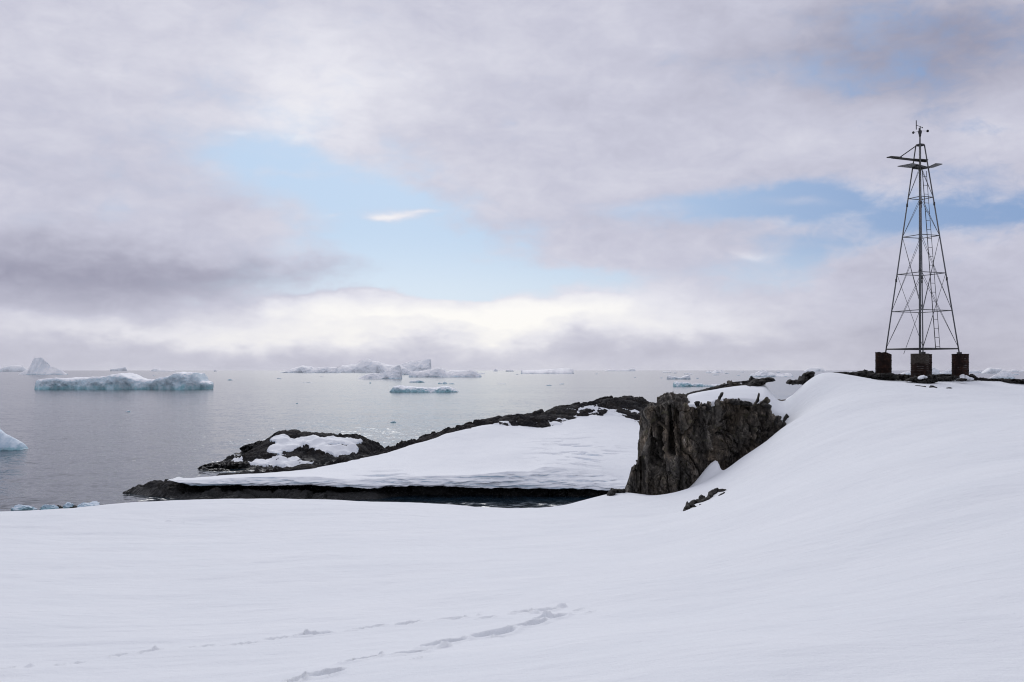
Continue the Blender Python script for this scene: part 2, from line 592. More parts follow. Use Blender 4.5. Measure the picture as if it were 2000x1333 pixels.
# ------------------------------------------------------------------ sea
radii = np.concatenate([[0.5], np.geomspace(20, 30000, 46)])
th = np.linspace(0, 2 * np.pi, 97)[:-1]
vs_ = np.stack([np.outer(radii, np.sin(th)), np.outer(radii, np.cos(th)), np.zeros((len(radii), len(th)))], -1)
q = grid_quads(len(radii), len(th), True)
sea = link("sea", mesh_from("sea", vs_, q[:, ::-1]), M_SEA)
tag(sea, kind='structure')

# ------------------------------------------------------------------ the snow hill in front
lowpts = []
for p in [
    (0, 1333, 8.5), (0, 1200, 13), (0, 1100, 19), (0, 1040, 25), (0, 1003, 31),
    (350, 1333, 8), (350, 1200, 13), (350, 1100, 19.2), (350, 1035, 26), (350, 979, 35),
    (180, 991, 32.5), (520, 978, 36),
    (700, 1333, 7), (700, 1200, 11.8), (700, 1100, 18), (700, 1040, 25), (700, 983, 36), (860, 986, 36),
    (1060, 1333, 6.3), (1060, 1200, 10.5), (1060, 1100, 16.5), (1060, 1045, 23), (1060, 994, 33.5), (1110, 986, 33.5),
    (1200, 1333, 6.0), (1200, 1150, 12), (1200, 1050, 20), (1200, 1005, 26.5), (1205, 964, 33),
    (1300, 1333, 5.8), (1300, 1150, 11.5), (1300, 1050, 19), (1300, 1005, 25.5), (1300, 970, 32.6), (1250, 966, 33),
    (1400, 1333, 5.6), (1400, 1150, 11), (1400, 1050, 17.5), (1400, 1000, 22.5), (1400, 960, 28), (1400, 930, 33.4), (1350, 955, 33),
    (1450, 900, 33.9), (1490, 872, 34.2), (1530, 838, 34.5), (1430, 908, 32.2), (1450, 892, 32.3), (1490, 865, 32.6), (1530, 832, 32.9),
    (1530, 1333, 5.5), (1530, 1150, 10), (1530, 1000, 18), (1530, 900, 27), (1560, 770, 36),
    (1600, 790, 34.0), (1600, 731, 37.2), (1640, 733, 37.3),
    (1700, 1333, 5.4), (1700, 1150, 9), (1700, 1000, 14.5), (1700, 900, 20.5), (1700, 800, 30), (1700, 741, 36.3),
    (1800, 748, 35.2), (1800, 739, 37.4),
    (1900, 1333, 5.2), (1900, 1100, 9.2), (1900, 950, 14), (1900, 850, 21), (1900, 780, 29.5), (1900, 749, 35.2), (1900, 743, 37),
    (2000, 1333, 5.2), (2000, 1100, 8.8), (2000, 950, 13.5), (2000, 850, 20), (2000, 780, 29), (2000, 753, 35.2), (2000, 747, 37),
    (2300, 1000, 10), (2300, 800, 28), (2300, 765, 37),
    (-500, 1150, 15), (-500, 1010, 30), (-900, 1100, 20),
]:
    lowpts.append(at(*p))
for X, Y, h in [(0, 0, -1.65), (-3, 0, -1.8), (3, 0, -1.55), (0, -4, -1.5), (-5, -5, -1.8), (5, -5, -1.3), (-10, 3, -2.8), (9, 3, -1.5), (12, -3, -1.0)]:
    lowpts.append((X, Y, EYE + h))
for px in (-500, -100, 0, 200, 400, 600, 800, 1000, 1120):
    for Y, h in ((42, -7.2), (52, -11.5), (66, -16.5), (85, -18)):
        lowpts.append(((px - 1000) / F * Y, Y, EYE + h))
for px in (1220, 1320, 1420):
    for Y, h in ((40, -5.5), (50, -10.0), (66, -16.5), (85, -18)):
        lowpts.append(((px - 1000) / F * Y, Y, EYE + h))
for px in (1540, 1650, 1800, 1950, 2150):
    for Y, h in ((41.5, -1.15), (47, -4.0), (55, -9), (68, -16.5), (85, -18)):
        lowpts.append(((px - 1000) / F * Y, Y, EYE + h))
LOW = TPS(lowpts, 2e-4)
UP = TPS([at(*p) for p in [
    (1330, 790, 34.0), (1345, 789, 34.3), (1400, 788, 34.5), (1440, 783, 34.5), (1480, 785, 34.8), (1500, 788, 35.0), (1540, 790, 35.0),
    (1380, 768, 36.2), (1340, 776, 36.6), (1350, 772, 37.6), (1400, 760, 38.2), (1430, 756, 38.2), (1455, 753, 37.8), (1480, 756, 37.4),
    (1500, 768, 36.2), (1520, 747, 38.4), (1550, 748, 37.6), (1590, 733, 37.4),
    (1350, 800, 41), (1420, 800, 42), (1500, 785, 42), (1350, 900, 46), (1500, 900, 47)]], 1e-3)


def cliff_edge(px):
    return np.interp(px, [1230, 1262, 1300, 1385, 1396, 1410, 1450, 1500, 1530, 1560], [36.0, 34.8, 34.2, 34.1, 34.65, 34.7, 34.75, 35.0, 35.0, 34.7])


def snow_z(X, Y, detail=True):
    X, Y = np.asarray(X, float), np.asarray(Y, float)
    lo = LOW(X, Y)
    up = UP(X, Y)
    px = PX(X, np.maximum(Y, 5.0))
    m = sstep(Y, cliff_edge(px), cliff_edge(px) + 0.45) * sstep(px, 1300, 1345) * (1 - sstep(px, 1490, 1550))
    m = m * (Y > 30)
    z = lo * (1 - m) + np.maximum(up, lo) * m
    # drift leaning on the cliff
    cxp, cyp, _ = at(1394, 900, 33.15)
    ddx, ddy = X - cxp, Y - cyp
    right = np.where(ddx > 0, np.exp(-(ddx / 0.16) ** 4), np.exp(-(ddx / 0.62) ** 2))
    z = z + 0.60 * right * np.exp(-(ddy / 0.55) ** 2)
    if detail:
        damp = sstep(Y, -2, 4)
        z = z + 0.12 * fbm(X * 0.16, Y * 0.22, 0, 3, 11) * damp + 0.018 * fbm(X * 0.9, Y * 1.6, 0, 3, 23)
        # sastrugi in the hollow on the left
        z = z + 0.035 * np.maximum(0, fbm(X * 0.35, Y * 1.7, 0, 3, 41)) * sstep(-X, -1, 6)
        # loose lumps beside the drift
        z = z + 0.10 * np.maximum(0, fbm(X * 3.2, Y * 3.2, 0, 3, 5)) * np.exp(-((X - cxp - 0.05) / 0.25) ** 2 - ((Y - cyp + 0.25) / 0.4) ** 2)
    return z


aa = np.concatenate([np.linspace(-1.3, -0.50, 34)[:-1], np.linspace(-0.50, 0.50, 760), np.linspace(0.50, 1.3, 34)[1:]])
rr = np.concatenate([np.linspace(1.0, 10.8, 60)[:-1], np.arange(10.8, 20, 0.040), np.arange(20, 45.5, 0.085), np.linspace(45.5, 92, 110)])
A_, R_ = np.meshgrid(aa, rr)
GX, GY = A_ * R_, R_ - 6.0
GZ = snow_z(GX, GY)


def drop(px, py):
    """where the line of sight through (px, py) meets the near snow"""
    Ys = np.linspace(4.0, 41, 1850)
    zs = snow_z((px - 1000) / F * Ys, Ys, False)
    ray = EYE - (py - HOR) / F * Ys
    i = int(np.argmax(zs >= ray))
    return (px - 1000) / F * Ys[i], Ys[i]


def footprint(x0, y0, x1, y1, width, depth, rim, seed):
    """a dragged print from one end to the other with a soft rim and crumbs"""
    global GZ
    (ax, ay), (bx, by) = drop(x0, y0), drop(x1, y1)
    L = math.hypot(bx - ax, by - ay)
    tx, ty = (bx - ax) / L, (by - ay) / L
    mx, my = (ax + bx) / 2, (ay + by) / 2
    near = (np.abs(GX - mx) < L) & (np.abs(GY - my) < L)
    x, y = GX[near] - mx, GY[near] - my
    n = 0.55 * fbm(x * 7, y * 7, seed * 1.7, 3, seed)
    s = (x * tx + y * ty) / (L / 2)
    t = (-x * ty + y * tx) / width
    s = s + 0.12 * n
    t = t + 0.22 * n
    e = (np.abs(s) ** 2.6 + np.abs(t) ** 2.0)
    well = -depth * (1 - sstep(e, 0.35, 1.05)) * (0.75 + 0.25 * s)
    lip = rim * np.exp(-((np.sqrt(e) - 1.15) / 0.22) ** 2) * (0.5 + 0.9 * np.maximum(0, n + 0.15))
    crumb = 0.5 * rim * np.maximum(0, fbm(x * 24, y * 24, seed, 2, seed + 3) - 0.25) * np.exp(-((e - 1.4) / 0.9) ** 2)
    z = GZ[near]
    GZ[near] = z + well + lip + crumb


def lump(px, py, r, h, seed):
    global GZ
    cx_, cy_ = drop(px, py)
    near = (np.abs(GX - cx_) < 3 * r) & (np.abs(GY - cy_) < 3 * r)
    x, y = (GX[near] - cx_) / r, (GY[near] - cy_) / r
    n = fbm(x * 1.6, y * 1.6, seed, 2, seed)
    d = np.sqrt(x * x + y * y) + 0.3 * n
    GZ[near] = GZ[near] + h * (1 - sstep(d, 0.35, 1.0)) * (0.85 + 0.5 * n)


for i, (a0, b0, a1, b1, w_, d_) in enumerate([
    (558, 1334, 600, 1330, .10, .10), (606, 1330, 664, 1314, .12, .12), (676, 1302, 738, 1286, .10, .11), (766, 1289, 828, 1275, .12, .13),
    (826, 1268, 905, 1250, .13, .14), (930, 1249, 992, 1230, .17, .16), (1000, 1229, 1060, 1213, .13, .14), (1050, 1212, 1100, 1198, .14, .10),
    (0, 1309, 30, 1304, .05, .06), (95, 1301, 130, 1296, .05, .06), (128, 1297, 168, 1292, .05, .06), (215, 1284, 250, 1279, .05, .07), (262, 1279, 318, 1270, .06, .06),
    (362, 1268, 420, 1262, .06, .08), (440, 1262, 505, 1253, .05, .06), (515, 1250, 575, 1241, .05, .06), (582, 1241, 648, 1233, .10, .09),
    (684, 1228, 752, 1219, .05, .07), (772, 1219, 818, 1211, .08, .09), (854, 1209, 912, 1205, .06, .07), (932, 1207, 972, 1203, .06, .07),
    (1000, 1196, 1040, 1190, .10, .07), (1040, 1192, 1085, 1184, .11, .07), (810, 1295, 832, 1290, .03, .03), (960, 1249, 1000, 1243, .04, .03),
    (1120, 1192, 1140, 1184, .05, .03), (1145, 1196, 1160, 1191, .04, .04),
]):
    footprint(a0, b0, a1, b1, w_, d_ * (0.85 if w_ > 0.09 else 0.6), 0.03 if w_ > 0.09 else 0.018, 100 + i)
for i, (px, py, r, h) in enumerate([(746, 1285, .07, .07), (868, 1266, .10, .10), (1097, 1181, .10, .11), (1072, 1202, .13, .12), (1045, 1195, .10, .08), (1015, 1193, .07, .07),
                                   (935, 1199, .05, .06), (905, 1205, .05, .05), (600, 1236, .07, .07), (302, 1271, .06, .06), (60, 1303, .08, .07), (18, 1307, .07, .05),
                                   (835, 1206, .04, .04), (880, 1208, .03, .03), (790, 1276, .03, .03), (1132, 1183, .04, .05), (330, 1015, .16, .10), (362, 1017, .14, .07),
                                   (1275, 983, .10, .05), (1262, 1003, .10, .05)]):
    lump(px, py, r * 0.75, h * 0.55, 200 + i)

snow_hill = link("snow_hill", mesh_from("snow_hill", np.stack([GX, GY, GZ], -1), grid_quads(len(rr), len(aa))), M_SNOW)
tag(snow_hill, kind='structure')

# ------------------------------------------------------------------ rocks
def ico(sub):
    bm = bmesh.new()
    bmesh.ops.create_icosphere(bm, subdivisions=sub, radius=1.0)
    v = np.array([x.co[:] for x in bm.verts])
    f = np.array([[x.index for x in t.verts] for t in bm.faces])
    bm.free()
    return v, f


ICO = {s: ico(s) for s in (2, 3, 4, 5)}


def boulder_mesh(name, rx, ry, rz, seed, sub=4, cuts=9, rough=0.16, tilt=0.0, smooth_shade=False):
    v, f = ICO[sub]
    r = np.random.default_rng(seed)
    v = v.copy()
    for _ in range(cuts):
        n = r.normal(size=3)
        n /= np.linalg.norm(n)
        d = r.uniform(0.45, 0.85)
        over = np.maximum(0, v @ n - d)
        v -= over[:, None] * n * 0.92
    nn = fbm(v[:, 0] * 1.8, v[:, 1] * 1.8, v[:, 2] * 1.8 + seed * 3.1, 5, seed)
    v *= (1 + rough * nn)[:, None]
    v *= np.array([rx, ry, rz])
    c, s = math.cos(tilt), math.sin(tilt)
    v = np.stack([v[:, 0] * c - v[:, 2] * s, v[:, 1], v[:, 0] * s + v[:, 2] * c], -1)
    return mesh_from(name, v, np.zeros((0, 4), int), f, smooth_shade)


def boulder(label, px0, px1, y0, y1, Y, seed, depth=None, tilt=0.0, mat=None, name="rock", cat="rock", group=None, sub=4, rough=0.16, cuts=9, grow=1.12):
    if Y is None:
        Y = drop((px0 + px1) / 2, y1 - 0.25 * (y1 - y0))[1]
    rx, rz = (px1 - px0) / 2 / F * Y * grow, (y1 - y0) / 2 / F * Y * grow
    if depth is None:
        depth = max(rz, 0.5 * rx)
    o = link(name, boulder_mesh(name, rx, depth, rz, seed, sub, cuts, rough, tilt), mat or M_ROCK)
    o.location = at((px0 + px1) / 2, (y0 + y1) / 2, Y)
    tag(o, label, cat, group)
    return o


# ---- the cliff on the flank of the hill
cpx = np.concatenate([np.linspace(1219, 1248, 34), np.linspace(1248.4, 1252, 14), np.linspace(1252.5, 1275, 48), np.linspace(1275.5, 1546, 290)])
front = np.interp(cpx, [1219, 1224, 1247, 1250, 1252, 1256, 1264, 1300, 1330, 1383, 1391, 1399, 1412, 1450, 1500, 1520, 1546],
                       [34.8, 34.2, 34.0, 35.0, 35.2, 34.3, 33.6, 33.15, 33.0, 33.1, 33.5, 33.55, 33.85, 33.9, 34.25, 34.45, 34.9])
topy = np.interp(cpx, [1219, 1224, 1229, 1236, 1243, 1247, 1250, 1252, 1256, 1266, 1275, 1290, 1310, 1340, 1360, 1385, 1392, 1400, 1420, 1440, 1470, 1500, 1508, 1513, 1520, 1546],
                      [958, 944, 930, 917, 904, 897, 892, 812, 803, 797, 791, 787, 785, 789, 796, 793, 798, 790, 782, 783, 789, 785, 806, 818, 830, 845])
backY = np.interp(cpx, [1219, 1250, 1252, 1275, 1300, 1340, 1400, 1455, 1500, 1546], [35.6, 36.0, 36.2, 36.8, 37.2, 38.0, 38.9, 39.3, 38.0, 37.0])
backy = np.interp(cpx, [1219, 1250, 1252, 1275, 1300, 1340, 1400, 1440, 1462, 1485, 1546], [965, 900, 815, 792, 783, 771.5, 757.5, 748, 750, 775, 790])
rowsF, rowsT, rowsB = 230, 70, 12
CX, CY, CZ = [], [], []
topy = topy + np.where(cpx > 1253, 1.0, 0.0) * (2.2 * np.round(1.3 * fbm(cpx * 0.05, 3.0, 0, 3, 161)) + 1.5 * fbm(cpx * 0.3, 1.0, 0, 3, 163))
ztop = EYE - (topy - HOR) / F * front
zback = EYE - (backy - HOR) / F * backY
zbot = np.full_like(cpx, EYE - 5.2)
lean = np.interp(cpx, [1219, 1250, 1252, 1300, 1400, 1546], [0.0, 0.0, 0.10, 0.12, 0.22, 0.25])
for j in range(rowsF):
    t = j / (rowsF - 1)
    z = zbot + (ztop - zbot) * t
    Yr = front + lean * (1 - t) * 0.0 + lean * t
    CX.append((cpx - 1000) / F * front)
    CY.append(Yr)
    CZ.append(z)
for j in range(1, rowsT + 1):
    t = j / rowsT
    Yr = (front + lean) * (1 - t) + backY * t
    sag = 0.42 * np.sin(np.pi * np.clip(t * 1.05 - 0.05, 0, 1)) * sstep(cpx, 1325, 1365)
    z = ztop * (1 - t) + zback * t - sag
    xx = (cpx - 1000) / F * (front * (1 - t) + backY * t)
    CX.append(xx)
    CY.append(Yr)
    CZ.append(z)
for j in range(1, rowsB + 1):
    t = j / rowsB
    CX.append((cpx - 1000) / F * backY)
    CY.append(backY + 0.6 * t)
    CZ.append(zback * (1 - t) + (EYE - 6.0) * t)
CX, CY, CZ = (np.array(a) for a in (CX, CY, CZ))
nrow = CX.shape[0]


def grid_normals(X, Y, Z):
    P = np.stack([X, Y, Z], -1)
    du = np.gradient(P, axis=1)
    dv = np.gradient(P, axis=0)
    n = np.cross(du, dv)
    return n / (np.linalg.norm(n, axis=-1, keepdims=True) + 1e-9)


N = grid_normals(CX, CY, CZ)
# soften the normals so that the displaced sheet does not cross itself at the corners
for _ in range(6):
    N[1:-1, 1:-1] = (N[1:-1, 1:-1] + N[:-2, 1:-1] + N[2:, 1:-1] + N[1:-1, :-2] + N[1:-1, 2:]) / 5
N /= (np.linalg.norm(N, axis=-1, keepdims=True) + 1e-9)
N[..., 0] *= np.interp(cpx, [1219, 1262, 1280], [0.15, 0.3, 1.0])[None]
slant = CX + 0.16 * (CZ - EYE)                 # the jointing leans a little
e1, id1, t1 = worley(slant * 1.45 + 0.25 * fbm(CX * 1.1, CY, CZ * 1.1, 3, 2), CY * 1.2, CZ * 0.62, 3)
e2, id2, t2 = worley(slant * 4.6 + 0.2 * fbm(CX * 2, CY, CZ * 2, 2, 8), CY * 3.0, CZ * 1.9, 9)
e3, id3, t3 = worley(slant * 11.0, CY * 8.0, CZ * 6.0, 15)
disp = (id1 - 0.5) * 0.42 + t1 * 0.46 - 0.16 * np.exp(-(e1 / 0.07) ** 2)
disp += (id2 - 0.5) * 0.16 + t2 * 0.20 - 0.06 * np.exp(-(e2 / 0.08) ** 2)
disp += (id3 - 0.5) * 0.07 + t3 * 0.08
disp += 0.06 * np.floor(3.0 * (0.5 + 0.5 * fbm(slant * 0.9, CY, CZ * 1.6, 3, 35))) - 0.06
disp += 0.03 * fbm(slant * 3.0, CY * 3.0, CZ * 1.6, 5, 33) + 0.022 * fbm(CX * 14, CY * 14, CZ * 8, 3, 37)
PXg, PYg = PX(CX, CY), PY(CZ, CY)
for cxp, wpx, ya, yb, dep, sl in [(1307, 6.5, 795, 886, 0.95, 0.10), (1284, 4.8, 832, 882, 0.65, 0.10), (1280, 4.5, 780, 824, 0.45, -0.12), (1319, 4.8, 798, 834, 0.55, -0.12),
                                  (1394, 4.8, 790, 908, 0.60, 0.03), (1268, 9.0, 818, 930, 0.50, 0.20), (1358, 2.5, 800, 850, 0.16, 0.0), (1466, 3.5, 800, 900, 0.22, 0.10),
                                  (1430, 15.0, 808, 852, 0.42, 0.0), (1484, 2.5, 785, 870, 0.20, 0.16), (1440, 9.0, 852, 905, 0.18, 0.0), (1330, 3.0, 880, 965, 0.16, 0.14),
                                  (1247, 3.5, 905, 965, 0.2, 0.05)]:
    c = cxp + sl * (PYg - (ya + yb) / 2)
    win = sstep(PYg, ya - 8, ya + 8) * (1 - sstep(PYg, yb - 10, yb + 10))
    wob = 3.0 * fbm(PYg * 0.06, cxp, 0, 2, 71)
    disp -= dep * np.exp(-((PXg - c - wob) / wpx) ** 4) * win
wrow = np.ones(nrow)
wrow[rowsF:rowsF + rowsT] = 0.55
wrow[-rowsB:] = 0.3
fade = np.ones_like(cpx)
fade[:22] = np.linspace(0.0, 1, 22)
disp = disp * wrow[:, None] * fade[None]
Vc = np.stack([CX, CY, CZ], -1) + N * disp[..., None]
cliff = link("rock_cliff", mesh_from("rock_cliff", Vc, grid_quads(nrow, len(cpx)), None, False), M_CLIFF)
tag(cliff, "steep dark brown rock face on the hill flank with snow lying on its top", "cliff")

# ---- rocks set in the near snow
def ridge_rock(label, pts, seed, Y=None, depth=0.25, rough=0.22, group=None, sink=1.0):
    """a rock that follows a line: pts are (px, py, half height in px); without Y each point lies on the snow"""
    pts = np.array(pts, float)
    w = []
    for px, py, h in pts:
        if Y is None:
            x, y = drop(px, py)
            y = max(y, 4.0)
        else:
            y = Y
        w.append((*at(px, py, y), h / F * y))
    w = np.array(w)
    d = np.r_[0, np.cumsum(np.linalg.norm(np.diff(w[:, :3], axis=0), axis=1))]
    n = int(np.clip(d[-1] / 0.03, 30, 160))
    t = np.linspace(0, d[-1], n)
    c = np.stack([np.interp(t, d, w[:, i]) for i in range(4)], -1)
    ring = 22
    a = np.linspace(0, 2 * np.pi, ring + 1)[:-1]
    cap = np.sqrt(np.clip(np.minimum(t, d[-1] - t) / max(0.12 * d[-1], 1e-3), 0.0, 1.0))
    hh = c[:, 3] * cap
    dep = np.minimum(depth, depth * 0.4 + 1.5 * c[:, 3]) * cap
    org = np.random.default_rng(seed).uniform(0, 40, 3)
    dirx = c[-1, 0] - c[0, 0]
    X = c[:, 0][:, None] + 0 * a[None]
    Yv = c[:, 1][:, None] + dep[:, None] * np.cos(a)[None]
    Zv = c[:, 2][:, None] + hh[:, None] * np.sign(np.sin(a))[None] * np.abs(np.sin(a))[None] ** 0.8 * np.where(np.sin(a) < 0, sink, 1.0)[None]
    sc = 1.0 / max(0.10, np.max(c[:, 3]) * 1.6)
    e_, i_, t_ = worley(X * sc + org[0], Yv * sc + org[1], Zv * sc + org[2], seed)
    f_ = fbm(X * sc * 1.5 + org[0], Yv * sc * 1.5, Zv * sc * 1.5 + org[2], 4, seed + 2)
    k_ = rough * (1.2 * t_ + 0.9 * (i_ - 0.5) + 0.7 * f_ - 0.35 * np.exp(-(e_ / 0.08) ** 2)) * 1.6
    Yv = Yv + np.cos(a)[None] * dep[:, None] * k_
    Zv = Zv + np.sin(a)[None] * np.maximum(hh, 0.35 * hh.max() * cap)[:, None] * k_
    X = X + 0.25 * np.max(c[:, 3]) * rough * f_
    V = np.stack([X, Yv, Zv], -1)
    mid_ = np.array([c[:, 0].mean(), c[:, 1].mean(), c[:, 2].min()])
    o = link("rock", mesh_from("rock", V - mid_, grid_quads(n, ring, True), None, False), M_ROCK)
    o.location = mid_
    tag(o, label, "rock", group)
    return o


ridge_rock("blunt broken rock lying lowest in the chain of rocks below the cliff", [(1334, 1004, 3), (1340, 998, 8), (1346, 991, 9), (1356, 992, 7), (1363, 990, 3)], 1, depth=.3)
ridge_rock("thin rock edge in the middle of the chain of rocks below the cliff", [(1346, 985, 4), (1358, 980, 4), (1370, 979, 3), (1388, 972, 3)], 2, depth=.2)
ridge_rock("angular rock at the upper end of the chain of rocks below the cliff", [(1382, 973, 4), (1389, 967, 8), (1400, 961, 6), (1410, 959, 4), (1419, 956, 1.5)], 3, depth=.3)
ridge_rock("small square rock at the notch in the chain of rocks below the cliff", [(1365, 976, 5), (1371, 974, 7), (1377, 973, 4)], 4, depth=.2)
boulder("pebble sized rock alone in the snow just below the chain of rocks", 1365, 1370, 985, 989, None, 5, 0.05, sub=3)
ridge_rock("thin dark sliver of rock below the upper end of the chain of rocks", [(1403, 969, 1), (1409, 966, 1.5), (1416, 962, 1)], 44, depth=.1)
ridge_rock("brownish wedge rock in the snow left of the cliff foot, above the cove", [(1184, 975, 4), (1189, 968, 8), (1196, 962, 7), (1204, 959, 3)], 6, Y=32.6, depth=.3)
ridge_rock("flat dark rock between the brownish wedge rock and the cliff foot", [(1199, 959, 3), (1210, 960, 4), (1222, 959, 4)], 7, Y=33.0, depth=.25)
ridge_rock("triangular dark rock sticking out of the snow slope just right of the cliff", [(1527, 829, 1), (1532, 820, 6), (1536, 816, 7), (1541, 815, 2)], 8, depth=.15)
ridge_rock("small rock tooth at the right end of the cliff beside a snow notch", [(1512, 830, 3), (1516, 822, 7), (1519, 816, 4)], 9, Y=34.3, depth=.15)
ridge_rock("curved dark horn of rock rising through the snow on top of the cliff", [(1413, 767, 2), (1408, 773, 5), (1404, 782, 7), (1406, 789, 6)], 10, Y=34.6, depth=.15)
ridge_rock("narrow upright rock blade in the snow above the right half of the cliff", [(1475, 788, 2), (1479, 782, 5), (1482, 775, 7), (1483, 770, 3)], 11, Y=34.9, depth=.12)
boulder("rounded olive rock knob at the snow edge on the cliff top", 1356, 1368, 784, 795, 33.8, 12, 0.15)
boulder("large rounded block at the middle of the cliff top edge", 1368, 1390, 787, 802, 33.6, 13, 0.3)
boulder("overhanging rounded block at the right end of the cliff top edge", 1488, 1507, 786, 800, 34.3, 14, 0.3)
ridge_rock("low lumpy rock along the right half of the cliff top edge", [(1424, 786, 4), (1440, 787, 5), (1452, 788, 4), (1470, 790, 5)], 15, Y=34.1, depth=.25)
ridge_rock("long curved dark rock on the skyline above the cliff", [(1448, 765, 4), (1458, 759, 8), (1468, 753, 9), (1480, 748, 8), (1495, 743.5, 5), (1507, 742, 4), (1515, 745, 1)], 16, Y=37.9, depth=.6)
ridge_rock("small pointed rock standing on the skyline above the curved rock", [(1463, 744, 4), (1467, 741, 6), (1472, 743, 5), (1476, 746, 2)], 18, Y=38.8, depth=.2, sink=1.5)
ridge_rock("thin flat rock sliver on the skyline left of the pointed rock", [(1430, 747.5, 1), (1448, 746.5, 1.5), (1466, 745.5, 2.5), (1482, 746, 2)], 19, Y=38.9, depth=.3)
ridge_rock("long low skyline rock along the upper left edge of the cliff top", [(1335, 774, 3), (1360, 767, 3), (1385, 761, 3), (1410, 754, 2.5), (1428, 749, 1)], 45, Y=38.2, depth=.4)
ridge_rock("dark jagged boulder on the skyline left of the tall tower", [(1560, 748, 3), (1566, 742, 8), (1574, 737, 9), (1582, 733, 8), (1591, 728, 3)], 20, Y=37.5, depth=.5, rough=.3)
ridge_rock("low dark rock in front of the jagged skyline boulder", [(1536, 749, 2), (1543, 746, 5), (1553, 747, 4), (1566, 746, 5)], 21, Y=37.2, depth=.4)

# summit rocks under and beside the tower
for i, (Y, d, lab, pts) in enumerate([
    (37.2, .5, "thin dark rock strip at the far left end of the summit rocks", [(1626, 728.5, .8), (1645, 729, 2), (1662, 731, 3.5), (1680, 731, 4)]),
    (37.0, .5, "humped dark rock left of the left drum", [(1664, 731, 3), (1682, 729.5, 4.5), (1692, 728, 5), (1704, 731, 4), (1716, 733, 3)]),
    (36.6, .4, "dark rock strip in front of the left drum", [(1700, 732, 3.5), (1722, 733.5, 3.5), (1740, 733, 4.5), (1752, 736, 3)]),
    (36.3, .5, "flat dark rock between the left drum and the front drum", [(1742, 735, 3), (1760, 735, 3.5), (1775, 736, 3.5), (1790, 737, 3)]),
    (34.9, .3, "dark pointed rock in the snow at the left foot of the front drum", [(1767, 744.5, 1), (1776, 742, 3), (1784, 741, 4), (1790, 745, 2)]),
    (34.8, .3, "dark lumpy rock in front of the front drum", [(1782, 738, 3), (1795, 740, 5), (1806, 739, 4), (1818, 737, 6), (1830, 739, 4)]),
    (34.5, .3, "dark rock nearest the viewer below the front drum", [(1793, 748, 2), (1802, 746, 4), (1814, 745, 4), (1826, 743, 2)]),
    (36.9, .6, "long dark rock shelf between the front drum and the right drum", [(1816, 735, 3), (1838, 734.5, 3), (1860, 735, 3), (1880, 736, 4)]),
    (35.8, .4, "flat rock shelf edge in front of the gap between the drums", [(1820, 740, 2), (1838, 739, 2.5), (1856, 738, 2.5), (1874, 736, 2)]),
    (35.0, .2, "small dark rock in the snow in front of the right drum", [(1869, 742, 1), (1877, 741, 2), (1888, 741, 1.5)]),
    (36.3, .4, "rounded brown rock just right of the right drum", [(1888, 737, 3), (1896, 736, 4.5), (1906, 739, 3)]),
    (36.4, .5, "long low dark rock right of the right drum", [(1902, 740, 2.5), (1925, 742, 2.5), (1945, 743, 2.5), (1962, 742, 3)]),
    (36.0, .5, "long dark rock running out of the right edge of the picture", [(1956, 744, 3), (1980, 744, 3.5), (2005, 746, 3), (2040, 748, 3)]),
    (33.6, .15, "flat sliver of rock alone in the snow below the front drum", [(1786, 754, 1), (1796, 754.5, 1.3), (1808, 756, 1)]),
    (33.6, .15, "small peaked rock in the snow below and right of the front drum", [(1815, 757, 1), (1821, 755, 2.2), (1830, 758, 1)]),
    (33.4, .12, "tiniest dark rock in the snow below the right drum", [(1848, 758.5, .8), (1853, 758, 1.2), (1860, 758.5, .6)]),
]):
    ridge_rock(lab, pts, 60 + i, None if i in (13, 14, 15) else Y, d, 0.30, sink=1.0 if i in (4, 6, 13, 14, 15) else 2.2)

for lab, pts, Y, d in [
    ("small patch of snow lodged on the rocks at the foot of the front drum", [(1793, 739, 1), (1798, 737, 2.5), (1803, 735, 2.2), (1810, 738, 1)], 34.45, .22),
    ("pointed drift of snow banked against the right drum", [(1866, 740, 1), (1874, 738.5, 2), (1882, 736, 4), (1890, 738.5, 2.2), (1902, 741, 1)], 35.75, .35),
]:
    o = ridge_rock(lab, pts, 91, Y, d, 0.22, sink=2.0)
    o.name = "snow_drift"
    o.data.materials.clear()
    o.data.materials.append(M_SNOW)
    o['category'] = "snow drift"

# ------------------------------------------------------------------ the tower
TC = Vector((at(1800.5, 700, 36.7)[0], 36.7, 0))
axis_v = Vector((TC.x, TC.y, 0)).normalized()          # away from the camera
axis_s = Vector((axis_v.y, -axis_v.x, 0))              # to the right
TILT = -0.06


def tube_mesh(name, p0, p1, r, seg=8, r1=None):
    p0, p1 = Vector(p0), Vector(p1)
    d = (p1 - p0)
    L = d.length
    bm = bmesh.new()
    bmesh.ops.create_cone(bm, cap_ends=True, segments=seg, radius1=r, radius2=r if r1 is None else r1, depth=L)
    bm.transform(Matrix.Translation((p0 + p1) / 2) @ d.to_track_quat('Z', 'Y').to_matrix().to_4x4())
    me = bpy.data.meshes.new(name)
    bm.to_mesh(me)
    bm.free()
    for p in me.polygons:
        p.use_smooth = len(p.vertices) == 4
    return me


def tube(name, p0, p1, r, mat, parent, seg=8, r1=None):
    return link(name, tube_mesh(name, p0, p1, r, seg, r1), mat, parent)


